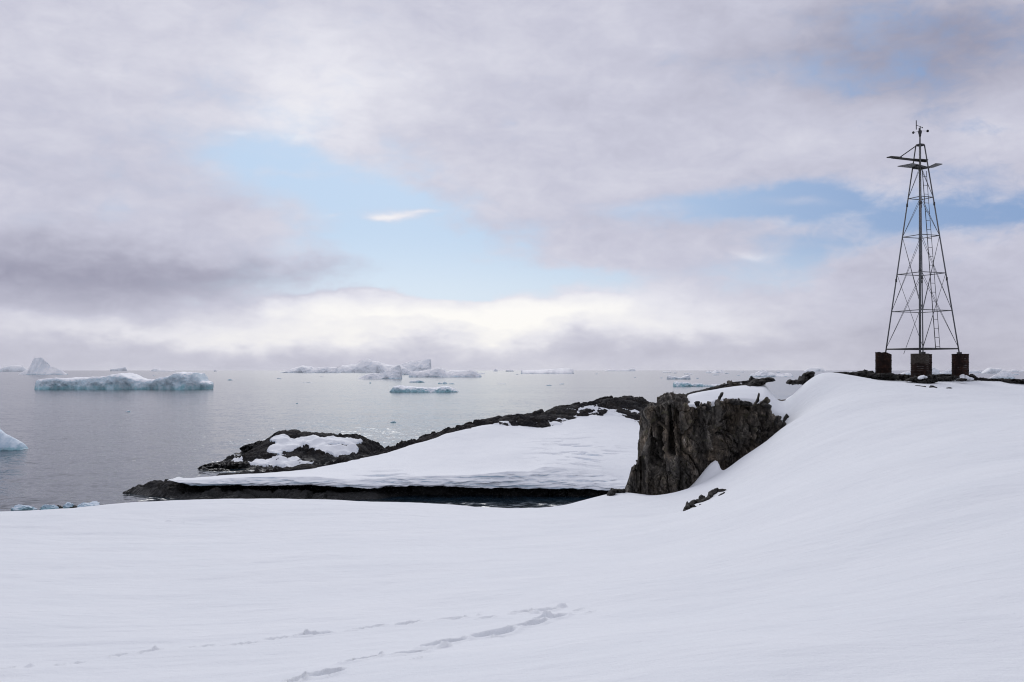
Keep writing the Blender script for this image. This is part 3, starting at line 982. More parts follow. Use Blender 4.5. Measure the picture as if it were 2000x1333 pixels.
def box_mesh(name, c, ax, ay, az, jitter=0.0):
    """a box around c with half-axes given as vectors"""
    c, ax, ay, az = (Vector(v) for v in (c, ax, ay, az))
    bm = bmesh.new()
    vv = [bm.verts.new(c + ax * i + ay * j + az * k_) for i in (-1, 1) for j in (-1, 1) for k_ in (-1, 1)]
    for f in ((0, 1, 3, 2), (4, 6, 7, 5), (0, 4, 5, 1), (2, 3, 7, 6), (0, 2, 6, 4), (1, 5, 7, 3)):
        bm.faces.new([vv[i] for i in f])
    bmesh.ops.recalc_face_normals(bm, faces=bm.faces)
    e = min(ax.length, ay.length, az.length) * 0.25
    bmesh.ops.bevel(bm, geom=list(bm.edges), offset=e, segments=1, affect='EDGES')
    me = bpy.data.meshes.new(name)
    bm.to_mesh(me)
    bm.free()
    return me


def lathe(name, prof, seg=40, wob=None):
    th_ = np.linspace(0, 2 * np.pi, seg + 1)[:-1]
    pr = np.array(prof)
    R, T = np.meshgrid(pr[:, 0], th_, indexing='ij')
    Z = np.repeat(pr[:, 1][:, None], seg, 1)
    if wob is not None:
        R, Z = wob(R, Z, T)
    V = np.stack([R * np.cos(T), R * np.sin(T), Z], -1)
    return mesh_from(name, V, grid_quads(len(prof), seg, True))


z_top_drum = EYE + (HOR - 691) / F * 36.7
levels_y = [682, 608, 535, 462, 387, 325, 284]
LV = [EYE + (HOR - y) / F * 36.7 for y in levels_y]
z_foot = z_top_drum - 0.02
z0_, z6_ = LV[0], LV[6]
half0 = 65.3 / F * 36.7
half6 = 7.8 / F * 36.7
base_loc = Vector((TC.x, TC.y, z_foot))
tower = empty("lattice_tower", base_loc)
tag(tower, "tall slender four legged lattice tower of grey tubes with a ladder, standing on rusty drums", "tower")


def leg_pt(i, z):
    """i: 0 left, 1 front, 2 right, 3 back"""
    t = (z - z0_) / (z6_ - z0_)
    h = half0 + (half6 - half0) * t
    off = axis_s * (TILT * t)
    d = (-axis_s, -axis_v * 0.98 + axis_s * 0.03, axis_s, axis_v * 0.98 + axis_s * 0.03)[i]
    return Vector((TC.x, TC.y, z)) + d * h + off - base_loc


for i in range(4):
    o = tube("leg", leg_pt(i, z_foot - 0.05), leg_pt(i, z6_), 0.024 if i in (0, 2) else 0.021, M_GALV, tower, 10)
    for zc in (LV[2] - 0.22, LV[4] - 0.24):
        p = leg_pt(i, zc)
        tube("joint_collar", p - Vector((0, 0, .06)), p + Vector((0, 0, .06)), 0.034, M_STEEL, o, 10)
    p = leg_pt(i, z_foot + 0.02)
    link("foot_plate", box_mesh("foot_plate", p, Vector((.07, 0, 0)), Vector((0, .07, 0)), Vector((0, 0, .045))), M_STEEL, o)
for li, z in enumerate(LV):
    if li == 5:
        continue
    for a_, b_ in ((0, 1), (1, 2), (2, 3), (3, 0)):
        r = 0.024 if li == 0 else (0.026 if li == 6 else 0.015)
        tube("crossbar", leg_pt(a_, z), leg_pt(b_, z), r, M_STEEL if li in (0, 6) else M_GALV, tower, 8)
mid = [1, 3]
for side in (0, 2):
    for m_ in mid:
        tube("brace", leg_pt(side, LV[0] + .05), leg_pt(m_, LV[2]), 0.0085, M_GALV, tower, 6)
        if not (side == 0 and m_ == 3):
            tube("brace", leg_pt(side, LV[2]), leg_pt(m_, LV[0] + .05), 0.0085, M_GALV, tower, 6)
        tube("brace", leg_pt(side, LV[1]), leg_pt(m_, LV[3]), 0.0085, M_GALV, tower, 6)
        tube("brace", leg_pt(side, LV[3]), leg_pt(m_, LV[1]), 0.0085, M_GALV, tower, 6)
        tube("brace", leg_pt(side, LV[3]), leg_pt(m_, LV[4]), 0.0085, M_GALV, tower, 6)
        tube("brace", leg_pt(side, LV[4]), leg_pt(m_, LV[5]), 0.0085, M_GALV, tower, 6)
# one brace has come loose and hangs down past the bottom bar
pa = leg_pt(3, LV[1] + .35)
pb = Vector((at(1765, 692, 36.9)[0], 36.9, at(1765, 692, 36.9)[2])) - base_loc
lb = tube("brace", pa, pb, 0.0095, M_GALV, tower, 6)
lb['label'] = "loose brace rod hanging down past the bottom bar"

# central mast
mx_ = at(1796.8, 700, 36.7)[0]
mast_b = Vector((mx_, 36.7, z_foot)) - base_loc
mast_t = Vector((mx_, 36.7, z6_ + 0.03)) - base_loc
mast = tube("mast", mast_b, mast_t, 0.040, M_GALV, tower, 16)
zm1 = EYE + (HOR - 265) / F * 36.7
mast2 = tube("mast_tip", mast_t, Vector((mx_, 36.7, zm1)) - base_loc, 0.026, M_STEEL, tower, 12)
for zc in (LV[2] + .1, LV[4] - .2, LV[3] - .1):
    tube("joint_collar", Vector((mx_, 36.7, zc - .05)) - base_loc, Vector((mx_, 36.7, zc + .05)) - base_loc, 0.050, M_STEEL, mast, 14)

# ladder on the front right face
lad_dir = (leg_pt(2, LV[0]) - leg_pt(1, LV[0])).normalized()
def lad_c(py):
    px = 1831.7 + (1805.2 - 1831.7) * (682 - py) / (682 - 330)
    z = EYE + (HOR - py) / F * 36.3
    l1, l2 = leg_pt(1, z), leg_pt(2, z)
    # point of the face whose bearing is px
    lo, hi = 0.0, 1.0
    for _ in range(30):
        mt = (lo + hi) / 2
        p = l1.lerp(l2, mt) + base_loc
        if PX(p.x, p.y) < px:
            lo = mt
        else:
            hi = mt
    return l1.lerp(l2, lo) - axis_v * 0.03
lw = 0.105
lb0, lt0 = lad_c(684), lad_c(332)
ladder = tube("ladder", lb0 - lad_dir * lw, lt0 - lad_dir * lw * 0.92, 0.014, M_STEEL, tower, 8)
tube("rail", lb0 + lad_dir * lw, lt0 + lad_dir * lw * 0.92, 0.010, M_STEEL, ladder, 8)
nr = 20
for i in range(nr):
    c = lb0.lerp(lt0, (i + 0.35) / nr)
    tube("rung", c - lad_dir * lw, c + lad_dir * lw, 0.0085, M_STEEL, ladder, 6)

# work platform: wings of grey boards left and right, dark frame, and a dark boom with its stay
def P3(px, py, Y):
    return Vector(at(px, py, Y)) - base_loc
def slab(name, corners, thick, mat, parent):
    """a thin panel over four corner points"""
    c = [Vector(p) for p in corners]
    n = (c[1] - c[0]).cross(c[3] - c[0]).normalized() * (thick / 2)
    bm = bmesh.new()
    vv = [bm.verts.new(p + n) for p in c] + [bm.verts.new(p - n) for p in c]
    for f in ((0, 1, 2, 3), (7, 6, 5, 4), (0, 4, 5, 1), (1, 5, 6, 2), (2, 6, 7, 3), (3, 7, 4, 0)):
        bm.faces.new([vv[i] for i in f])
    bmesh.ops.recalc_face_normals(bm, faces=bm.faces)
    me = bpy.data.meshes.new(name)
    bm.to_mesh(me)
    bm.free()
    return link(name, me, mat, parent)
def boards(corners, n, thick, mat, parent, gap=0.12):
    """n boards laid side by side over the panel"""
    c = [Vector(p) for p in corners]
    for i in range(n):
        a, b2 = (i + gap * .5) / n, (i + 1 - gap * .5) / n
        slab("board", [c[0].lerp(c[3], a), c[1].lerp(c[2], a), c[1].lerp(c[2], b2), c[0].lerp(c[3], b2)], thick, mat, parent)
def PH(px, py, h=7.51):
    return P3(px, py, h * F / (HOR - py))
# left wing, then right wing
boards([PH(1752.5, 325.4), PH(1781, 328.4), PH(1797, 322.5), PH(1783, 319.6)], 4, 0.03, M_TIMBER, tower)
boards([PH(1806, 329.8), PH(1823, 327.2), PH(1841, 320.8), PH(1828, 319.6)], 4, 0.03, M_TIMBER, tower)
slab("platform_plate", [P3(1780, 326.5, 36.9), P3(1797, 331.5, 37.4), P3(1816, 328.0, 36.7), P3(1798, 323.5, 36.0)], 0.04, M_STEEL, tower)
zf = LV[5] - 0.06
for a_, b_ in ((0, 1), (1, 2), (2, 3), (3, 0)):
    tube("platform_bar", leg_pt(a_, zf), leg_pt(b_, zf), 0.024, M_STEEL, tower, 8)
    tube("platform_bar", leg_pt(a_, zf + .28), leg_pt(b_, zf + .28), 0.02, M_STEEL, tower, 8)
def beam(name, p0, p1, w, h, mat, parent):
    p0, p1 = Vector(p0), Vector(p1)
    d = p1 - p0
    s_ = d.cross(Vector((0, 0, 1))).normalized()
    u_ = s_.cross(d).normalized()
    return link(name, box_mesh(name, (p0 + p1) / 2, d / 2, s_ * w / 2, u_ * h / 2), mat, parent)
boom = beam("boom", P3(1742, 308.0, 36.0), P3(1809, 315.5, 36.8), 0.07, 0.075, M_DARKBOARD, tower)
beam("boom_plank", P3(1736, 307.0, 35.9), P3(1757, 308.6, 36.15), 0.22, 0.035, M_DARKBOARD, boom)
beam("boom_plank", P3(1782, 312.0, 36.45), P3(1809, 313.5, 36.75), 0.20, 0.035, M_DARKBOARD, boom)
tube("stay", P3(1755, 309.5, 36.1), P3(1789, 285.5, 36.7), 0.020, M_STEEL, tower, 8)
slab("top_plate", [leg_pt(0, z6_ + .02), leg_pt(1, z6_ + .02), leg_pt(2, z6_ + .02), leg_pt(3, z6_ + .02)], 0.05, M_STEEL, tower)

# wind instruments on the mast tip
hub_z = EYE + (HOR - 260) / F * 36.7
anem = link("wind_sensor", lathe("wind_sensor", [(0.0, -0.14), (0.034, -0.14), (0.034, -0.12), (0.045, -0.115), (0.045, -0.10), (0.036, -0.095), (0.055, -0.03), (0.066, 0.02),
                                                 (0.066, 0.07), (0.05, 0.095), (0.016, 0.105), (0.016, 0.20), (0.0, 0.20)], 20), M_STEEL, tower)
anem.location = Vector((mx_, 36.7, hub_z)) - base_loc
arm_z = (HOR - 256.3) / F * 36.7 + EYE - hub_z
for i, ang in enumerate((8, 128, 248)):
    a_ = math.radians(ang + 14)
    d = axis_s * math.cos(a_) + axis_v * math.sin(a_)
    arm = tube("cup_arm", Vector((0, 0, arm_z)), d * 0.255 + Vector((0, 0, arm_z)), 0.006, M_STEEL, anem, 6)
    tang = Vector((-d.y, d.x, 0))
    bm = bmesh.new()
    bmesh.ops.create_uvsphere(bm, u_segments=14, v_segments=10, radius=0.050)
    bmesh.ops.delete(bm, geom=[v for v in bm.verts if v.co.z < -0.004], context='VERTS')
    bmesh.ops.solidify(bm, geom=list(bm.faces), thickness=0.005)
    bm.transform(Matrix.Translation(d * 0.285 + Vector((0, 0, arm_z))) @ tang.to_track_quat('Z', 'Y').to_matrix().to_4x4())
    me = bpy.data.meshes.new("wind_cup")
    bm.to_mesh(me)
    bm.free()
    link("wind_cup", me, M_STEEL, anem)
def Q(px, py, dy=0.0):
    return Vector(at(px, py, 36.7 + dy)) - Vector((mx_, 36.7, hub_z))
tube("vane_shaft", Q(1797.6, 256), Q(1797.6, 247), 0.012, M_STEEL, anem, 8)
tube("vane_arm", Q(1790, 244.8, -.1), Q(1801.5, 249.5, .06), 0.010, M_STEEL, anem, 8)
vv_ = link("vane_blade", box_mesh("vane_blade", Q(1789.6, 244.6, -.1), Vector((0.016, 0.008, 0)), Vector((-0.45, 0.9, 0)).normalized() * 0.007, Vector((0, 0, 0.17))), M_STEEL, anem)
bm = bmesh.new()
bmesh.ops.create_uvsphere(bm, u_segments=10, v_segments=8, radius=0.024)
bm.transform(Matrix.Translation(Q(1801.3, 249.8, .06)))
me = bpy.data.meshes.new("vane_weight")
bm.to_mesh(me)
bm.free()
link("vane_weight", me, M_STEEL, anem)

# ---- oil drums that carry the tower
def drum(loc, label, mat, rad, hgt, jag, seed, turn=0.0):
    root = empty("oil_drum", loc)
    tag(root, label, "oil drum", "rusty oil drums under the tower")
    prof = []
    for z in np.linspace(0, hgt, 46):
        t = z / hgt
        r = rad
        for c in (0.345, 0.66):
            r += 0.014 * math.exp(-((t - c) / 0.014) ** 2)
        r += 0.004 * math.sin(t * 90)
        prof.append((r, z))
    def wob(R, Z, T):
        R = R * (1 + 0.018 * fbm(np.cos(T) * 1.6, np.sin(T) * 1.6, Z * 3 + seed, 3, seed))
        cut = hgt - jag * np.maximum(0, np.cos(T - turn) * 1.3 - 0.35) - (0.02 + 0.05 * (jag > 0)) * np.maximum(0, fbm(np.cos(T) * 4, np.sin(T) * 4, seed, 2, seed + 1))
        Z = np.minimum(Z, cut)
        return R, Z
    body = link("drum_body", lathe("drum_body", prof, 56, wob), mat, root)
    body.rotation_euler = (0, 0, 0)
    link("concrete_fill", lathe("concrete_fill", [(rad * .985, 0.0), (rad * .985, hgt * .97 - jag), (rad * .7, hgt * .99 - jag), (0.001, hgt * .985 - jag)], 40), M_CONC, root)
    if jag == 0:
        tor = [(rad + 0.012 * math.cos(a), hgt - 0.006 + 0.012 * math.sin(a)) for a in np.linspace(0, 2 * np.pi, 9)]
        link("drum_rim", lathe("drum_rim", tor, 48), mat, root)
    return root


def drum_at(px, ytop, ybot, Y, wpx, label, mat, jag=0.0, seed=1, turn=0.0):
    x, y, zb = at(px, ybot, Y)
    zt = at(px, ytop, Y)[2]
    return drum((x, y, zb), label, mat, wpx / 2 / F * Y, zt - zb, jag, seed, turn)


drum_at(1725.5, 688, 737, 37.1, 30, "rusty drum with a broken jagged rim under the left leg of the tower", M_RUST, 0.10, 3, -0.35)
drum_at(1796.5, 691.5, 745, 35.45, 33.5, "rusty drum with worn grey paint on its upper third under the nearest tower leg", M_RUST_PAINT, 0, 5)
drum_at(1803.5, 692.5, 738, 37.9, 31, "rusty drum mostly hidden behind the grey painted drum", M_RUST, 0, 8)
drum_at(1875.5, 692, 741, 36.25, 31, "plain dark rusty drum with a straight rim under the right leg of the tower", M_RUST, 0, 11)

# ------------------------------------------------------------------ the headland across the cove
SN = [(345, 938, 122), (420, 930, 123.5), (500, 925, 126), (600, 917, 129), (640, 910, 131), (700, 897, 135), (770, 880, 138), (830, 862, 141), (870, 849, 142.5), (930, 835, 145),
      (960, 830, 146), (1000, 832, 146.5), (1060, 838, 146.5), (1095, 828, 148.5), (1130, 815, 151), (1170, 810, 152.5), (1210, 813, 153), (1250, 830, 151), (1330, 835, 150)]
CR = [(345, 936, 123), (420, 928, 124.5), (500, 922, 127), (600, 914, 130), (640, 906, 132.5), (700, 894, 136.5), (743, 879, 139), (770, 872, 140), (801, 861, 143), (825, 853, 144),
      (857, 843, 146), (880, 833, 147), (903, 826, 148), (932, 824, 149), (961, 820, 151), (990, 813, 152.5), (1034, 814, 155), (1057, 803, 157), (1083, 796, 158), (1120, 794, 160),
      (1170, 781, 163), (1210, 774, 164), (1251, 778, 163), (1275, 788, 162), (1330, 800, 160)]
MIDS = [(1100, 870, 135), (1200, 868, 135), (1250, 872, 135), (900, 888, 131), (1000, 880, 131), (700, 913, 127), (800, 905, 127.5), (1000, 855, 140), (1150, 845, 142), (880, 868, 137), (560, 926, 124),
        (1330, 880, 135), (1200, 905, 124), (1106, 905, 123), (1033, 919, 121.5), (915, 928, 120), (830, 930, 119.5), (700, 931, 119.5), (546, 933, 119), (422, 936, 119), (1330, 912, 124)]
S_H = TPS([at(*p) for p in SN + MIDS] + [at(*p) for p in [(700, 890, 142), (900, 826, 152), (1100, 806, 160), (1210, 790, 165), (1330, 815, 165), (500, 922, 132)]], 2e-3, 30)
xs_sn = [at(*p)[0] for p in SN]
ys_sn = [p[2] for p in SN]


def lipline(px):
    return np.interp(px, [334, 351, 372, 400, 450, 505, 615, 675, 739, 752, 809, 860, 903, 984, 1048, 1120, 1178, 1330], [939, 943, 948, 950, 948, 949, 948, 952, 955, 951, 950, 950, 952, 954, 955, 955, 958, 965])


def bank_top(px):
    return np.interp(px, [334, 360, 422, 477, 546, 615, 660, 700, 760, 830, 915, 990, 1033, 1062, 1106, 1150, 1207, 1330], [937.5, 938, 936, 933, 932, 931, 936, 938, 934, 930, 929, 921, 921, 912, 913, 917, 932, 940])


hx = np.linspace(at(334, 940, 118)[0], 25.0, 452)
hp = 1000 + F * hx / 117.3
ylip = 117.0 + 0.35 * fbm(hx * 0.35, 3.3, 0, 4, 51) - 0.5 * sstep(hp, 720, 790) * 0
ylip = ylip - 0.35 * np.exp(-((hp - 700) / 60) ** 2)
zlip = EYE - (lipline(hp) + 2.4 * fbm(hx * 0.5, 1.1, 0, 5, 53, 0.65) - HOR) / F * ylip
ytop_ = ylip + np.interp(hp, [334, 400, 800, 1000, 1062, 1150, 1250, 1330], [0.5, 0.9, 1.2, 1.5, 3.6, 4.2, 3.0, 3.0])
ztop_ = EYE - (bank_top(hp) - HOR) / F * ytop_
ztop_ = np.maximum(ztop_, zlip + 0.12)
rows = []
for j in range(8):                      # underside of the lip
    t = j / 8
    rows.append((hx, ylip + 3.2 * (1 - t) ** 1.5, zlip + 0.10 * (1 - t) - 0.02))
nface = 64
for j in range(nface):                  # layered face
    t = j / (nface - 1)
    bulge = 0.28 * np.sin(np.pi * min(1, t * 1.1)) * (1 - t)
    yy = ylip + (ytop_ - ylip) * (t ** 1.35) - bulge
    zz = zlip + (ztop_ - zlip) * t
    lay_z = zz + 0.16 * fbm(hx * 0.22, 0, 0, 3, 61)
    st = fbm(hx * 0.10, lay_z * 3.4, 0, 4, 67, 0.6)
    notch = sstep(fbm(hx * 0.28, lay_z * 2.6, 7.7, 3, 69), 0.05, 0.30)
    fl = fbm(hx * 0.55, zz * 0.5, 2.2, 4, 73, 0.5, True)
    env = math.sin(math.pi * min(1, max(0, t))) ** 0.6 if 0 < t < 1 else 0
    sc1 = worley(hx * 0.55 + 0.4 * fbm(hx * .3, zz * 1.5, 1.0, 2, 57), zz * 1.7, 0.3, 77, True)
    sc2 = worley(hx * 1.6, zz * 4.2, 0.6, 78, True)
    yy = yy - env * (0.14 * st + 0.14 * fl + 0.55 * (sc1 - 0.5) + 0.16 * (sc2 - 0.5)) + env * 0.22 * notch
    rows.append((hx, yy, zz + env * 0.04 * st))
tops = rows[-1]
nslope = 230
for j in range(1, nslope + 1):
    t = j / nslope
    yy = ytop_ + (168 - ytop_) * t ** 1.1
    s = S_H(hx, yy)
    s0 = S_H(hx, ytop_)
    zz = s + (ztop_ - s0) * np.exp(-((yy - ytop_) / 3.5))
    lim = np.interp(hx * 146.0 / yy * 1.0, np.array(xs_sn) * 146.0 / np.array(ys_sn), ys_sn)
    over = yy - lim + 1.0 * fbm(hx * 0.25, yy * 0.25, 0, 4, 81)
    zz = zz - 0.16 * np.maximum(0, over) - 0.02 * np.maximum(0, over - 6) ** 2
    zz = zz + 0.07 * fbm(hx * 0.15, yy * 0.15, 0, 3, 83) + 0.02 * fbm(hx * 0.9, yy * 0.9, 0, 3, 85)
    # slumps and small cracks above the bank on the right
    pxx, pyy = PX(hx, yy), PY(zz, yy)
    zone = np.exp(-((pxx - 1130) / 75) ** 2 - ((pyy - 884) / 26) ** 2) + 0.8 * np.exp(-((pxx - 740) / 60) ** 2 - ((pyy - 928) / 8) ** 2)
    step = sstep(fbm(hx * 0.20, yy * 0.8, 4.4, 3, 87), 0.15, 0.32)
    zz = zz - 0.30 * step * zone
    rows.append((hx, yy, zz))
HX, HY, HZ = (np.array([r[i] for r in rows]) for i in range(3))
HZ = HZ - 0.12 * np.maximum(0, HX - 20.8 + 0.8 * fbm(HY * 0.2, 0.5, 0, 3, 95)) ** 2
# tapering left end of the sheet
endf = sstep(hp, 334, 350)
headland_snow_mesh = mesh_from("snow_cover", np.stack([HX, HY, HZ], -1), grid_quads(len(rows), len(hx)))

r_ctrl = [at(*p) for p in CR]
for x, y, z in [at(*p) for p in MIDS + SN]:
    r_ctrl.append((x, y, z - (0.25 if (x, y, z) in [at(*p) for p in SN] else 2.2)))
for (x, y, z) in [at(*p) for p in CR]:
    r_ctrl.append((x * (y + 7) / y, y + 7, max(-1.0, z - 2.2)))
    r_ctrl.append((x * (y + 17) / y, y + 17, -2.5))
# left spit and the front shore
for px, y, Y in [(245, 963, 121.5), (252, 956, 121.2), (262, 948, 121), (290, 937.5, 121), (320, 936.5, 121), (300, 955, 118.8), (340, 955, 118.2)]:
    r_ctrl.append(at(px, y, Y))
for px in (270, 300, 340, 400, 470, 550, 630, 700, 740):
    yw = np.interp(px, [245, 300, 400, 550, 740], [121.4, 117.6, 114.9, 114.9, 115.3])
    r_ctrl.append(((px - 1000) / F * yw, yw, 0.0))
    r_ctrl.append(((px - 1000) / F * (yw - 4), yw - 4, -1.8))
    r_ctrl.append(((px - 1000) / F * (yw + 1.6), yw + 1.6, 0.75))
for px in (800, 900, 1000, 1100, 1200, 1330):
    r_ctrl.append(((px - 1000) / F * 119.2, 119.2, 0.0))
    r_ctrl.append(((px - 1000) / F * 120.0, 120.0, 1.0))
    r_ctrl.append(((px - 1000) / F * 115.0, 115.0, -2.2))
for px, Y, z in [(225, 123, -0.8), (235, 119, -1.2), (240, 127, -1.4), (300, 127, -1.2), (380, 129, -0.8), (460, 133, -0.8), (560, 137, -0.6), (640, 140, -0.4), (200, 118, -2), (200, 130, -2.4), (300, 136, -2.2)]:
    r_ctrl.append(((px - 1000) / F * Y, Y, z))
R_H = TPS(r_ctrl, 2e-3, 30)
gx = np.concatenate([np.linspace(-49.5, 26, 500), np.linspace(26, 40, 70)[1:]])
gy = np.concatenate([np.linspace(111, 126, 120)[:-1], np.linspace(126, 172, 250), np.linspace(172, 190, 20)[1:]])
RX, RY = np.meshgrid(gx, gy)
RZ = R_H(np.minimum(RX, 25.0), RY) - 0.06 * np.maximum(0, RX - 23.5) ** 2


def shore_relief(X, Y, Z, amp):
    e1_, i1_, t1_ = worley(X * 0.55 + 0.3 * fbm(X * .4, Y * .4, 0, 2, 5), Y * 0.55, 0.0, 21)
    e2_, i2_, t2_ = worley(X * 1.5, Y * 1.3, 0.5, 27)
    rub = 0.15 + 1.1 * sstep(fbm(X * 0.11, Y * 0.14, 0, 3, 25), -0.15, 0.35)
    e0_, i0_, t0_ = worley(X * 0.20 + 0.2 * fbm(X * .2, Y * .2, 0, 2, 6), Y * 0.26, 0.2, 19)
    n = (i0_ - 0.5) * 0.7 + t0_ * 0.55 - 0.35 * np.exp(-(e0_ / 0.05) ** 2)
    n += rub * ((i1_ - 0.5) * 0.7 + t1_ * 0.45 - 0.4 * np.exp(-(e1_ / 0.07) ** 2))
    n += rub * ((i2_ - 0.5) * 0.35 + t2_ * 0.22 - 0.18 * np.exp(-(e2_ / 0.08) ** 2))
    n += 0.30 * fbm(X * 0.5, Y * 0.5, 0, 5, 29) + 0.12 * fbm(X * 3, Y * 3, 0, 3, 31)
    return Z + amp * n


RZ = shore_relief(RX, RY, RZ, 0.42 + 0.36 * sstep(PX(RX, RY), 300, 420))
headland = link("headland", mesh_from("headland", np.stack([RX, RY, RZ], -1), grid_quads(len(gy), len(gx)), None, False), M_SHORE)
tag(headland, kind='structure')
link("snow_cover", headland_snow_mesh, M_FIRN, headland)

# ------------------------------------------------------------------ the low islet beyond the headland
i_ctrl = [at(*p) for p in [
    (488, 866, 178), (505, 865, 178), (521, 863, 178), (535, 847, 176), (545, 841.5, 176), (557, 839, 176), (587, 839, 176), (520, 871, 175), (527, 860, 173), (610, 843, 176), (634, 844, 176), (670, 847, 176), (703, 852, 177), (725, 859, 177), (741, 868, 178),
    (540, 862, 168.5), (600, 862, 169), (670, 866, 168), (700, 872, 168), (530, 872, 165), (600, 874, 164), (690, 880, 164), (530, 884, 161), (600, 886, 160.5), (690, 890, 161), (640, 899, 157), (540, 896, 157), (730, 885, 170),
    (470, 895, 158), (500, 893, 157), (560, 897, 156), (600, 905, 152), (490, 905, 151.5), (560, 913, 148.5), (440, 903, 154), (420, 908, 152.5), (620, 912, 148), (660, 905, 150)]]
for px, Y in [(469, 191.5), (451, 169.5), (389, 151.9), (400, 149.6), (460, 146.5), (520, 144.5), (750, 181), (760, 172), (600, 143), (425, 159), (460, 180)]:
    i_ctrl.append(((px - 1000) / F * Y, Y, 0.0))
for px, Y, z in [(500, 187, -.8), (600, 188, -1.0), (700, 188, -1.0), (740, 187, -1), (350, 155, -1.6), (380, 145, -1.4), (420, 172, -1.2), (400, 190, -2), (500, 200, -3), (650, 200, -3), (800, 190, -2), (800, 170, -1.2), (460, 140, -1.2), (560, 138, -1.2)]:
    i_ctrl.append(((px - 1000) / F * Y, Y, z))
R_I = TPS(i_ctrl, 1e-3, 30)
ix_ = np.linspace(-58, -17, 300)
iy_ = np.linspace(139, 195, 300)
IX, IY = np.meshgrid(ix_, iy_)
IZ0 = R_I(IX, IY)
lowland = 1 - sstep(IZ0, 0.9, 2.4)
IZ0 = IZ0 + lowland * (0.75 * fbm(IX * 0.16, IY * 0.30, 0, 4, 141) - 0.30)
IZ = shore_relief(IX, IY, IZ0, 0.75)
# dark ledge under the snow of the hump
IZ = IZ - 0.55 * np.exp(-((IY - 159.8) / 1.0) ** 2) * sstep(PX(IX, IY), 600, 640)
islet = link("rocky_islet", mesh_from("rocky_islet", np.stack([IX, IY, IZ], -1), grid_quads(len(iy_), len(ix_)), None, False), M_SHORE)
tag(islet, "low dark rocky islet with patches of snow lying off the snowy headland", "islet")


def poly_sd(px, py, poly):
    """signed distance, positive inside"""
    P = np.array(poly, float)
    Qn = np.roll(P, -1, 0)
    d = np.full(px.shape, 1e9)
    inside = np.zeros(px.shape, bool)
    for (x0, y0), (x1, y1) in zip(P, Qn):
        ex, ey = x1 - x0, y1 - y0
        t = np.clip(((px - x0) * ex + (py - y0) * ey) / (ex * ex + ey * ey + 1e-9), 0, 1)
        d = np.minimum(d, np.hypot(px - x0 - t * ex, py - y0 - t * ey))
        cr = ((y0 > py) != (y1 > py)) & (px < (x1 - x0) * (py - y0) / (y1 - y0 + 1e-12) + x0)
        inside ^= cr
    return np.where(inside, d, -d)


def pieces(quads, least):
    """the connected pieces of a set of quads"""
    by_v = {}
    for i, qd in enumerate(quads):
        for v in qd:
            by_v.setdefault(int(v), []).append(i)
    seen = np.zeros(len(quads), bool)
    out = []
    for i in range(len(quads)):
        if seen[i]:
            continue
        stack, comp = [i], []
        seen[i] = True
        while stack:
            j = stack.pop()
            comp.append(j)
            for v in quads[j]:
                for k_ in by_v[int(v)]:
                    if not seen[k_]:
                        seen[k_] = True
                        stack.append(k_)
        if len(comp) >= least:
            out.append(quads[comp])
    return out


def z4(pts): return [(230 + a / 3.636, 760 + b_ / 3.636) for a, b_ in pts]


IZp = np.pad(IZ, 3, mode='edge')
smooth_rock = sum(IZp[a:a + IZ.shape[0], b_:b_ + IZ.shape[1]] for a in range(7) for b_ in range(7)) / 49.0
ipx, ipy = PX(IX, IY), PY(IZ0, IY)
for si, (poly, tmax) in enumerate([
    (z4([(1078, 372), (1115, 335), (1160, 320), (1215, 322), (1225, 342), (1400, 336), (1580, 338), (1700, 362), (1735, 372), (1700, 395), (1600, 388), (1480, 395), (1690, 402), (1718, 430), (1690, 452), (1600, 447),
         (1400, 440), (1390, 418), (1340, 398), (1280, 435), (1190, 450), (1090, 470), (1048, 450), (1060, 430), (1110, 395)]), 0.75),
    (z4([(908, 520), (960, 498), (1040, 482), (1120, 480), (1200, 488), (1300, 508), (1400, 515), (1300, 560), (1210, 585), (1140, 565), (1080, 550), (990, 545), (908, 537)]), 0.7),
    (z4([(802, 528), (825, 494), (890, 498), (885, 520)]), 0.7),
    (z4([(1095, 470), (1130, 450), (1180, 448), (1170, 468), (1120, 476)]), 0.4),
]):
    sd = poly_sd(ipx, ipy, poly) + 3.6 * fbm(IX * 0.6, IY * 0.6, si * 3.0, 5, 91, 0.6) - 0.2
    # depth is squeezed in the picture: bring the distance back to metres
    dm = np.clip(sd * 0.22, -1, 1.2)
    T = (0.62 * tmax - 0.05) * np.sqrt(np.clip(dm / 0.7, 0, 1)) + 0.12 * fbm(IX * 0.5, IY * 0.5, si, 3, 151)
    z = np.where(sd > 0, smooth_rock + T, smooth_rock - 0.5)
    keep = sd > -1.5
    quads = grid_quads(len(iy_), len(ix_))
    quads = quads[keep.ravel()[quads].all(1)]
    for piece in pieces(quads, 14):
        used, inv = np.unique(piece, return_inverse=True)
        V = np.stack([IX, IY, z], -1).reshape(-1, 3)[used]
        link("snow_patch", mesh_from("snow_patch", V, inv.reshape(-1, 4)), M_FIRN, islet)

# snow caught in the hollows of the bare crest of the headland
def blur(Z, n):
    kx = np.ones(2 * n + 1) / (2 * n + 1)
    Z = np.apply_along_axis(lambda r: np.convolve(np.pad(r, n, mode='edge'), kx, 'valid'), 0, Z)
    return np.apply_along_axis(lambda r: np.convolve(np.pad(r, n, mode='edge'), kx, 'valid'), 1, Z)


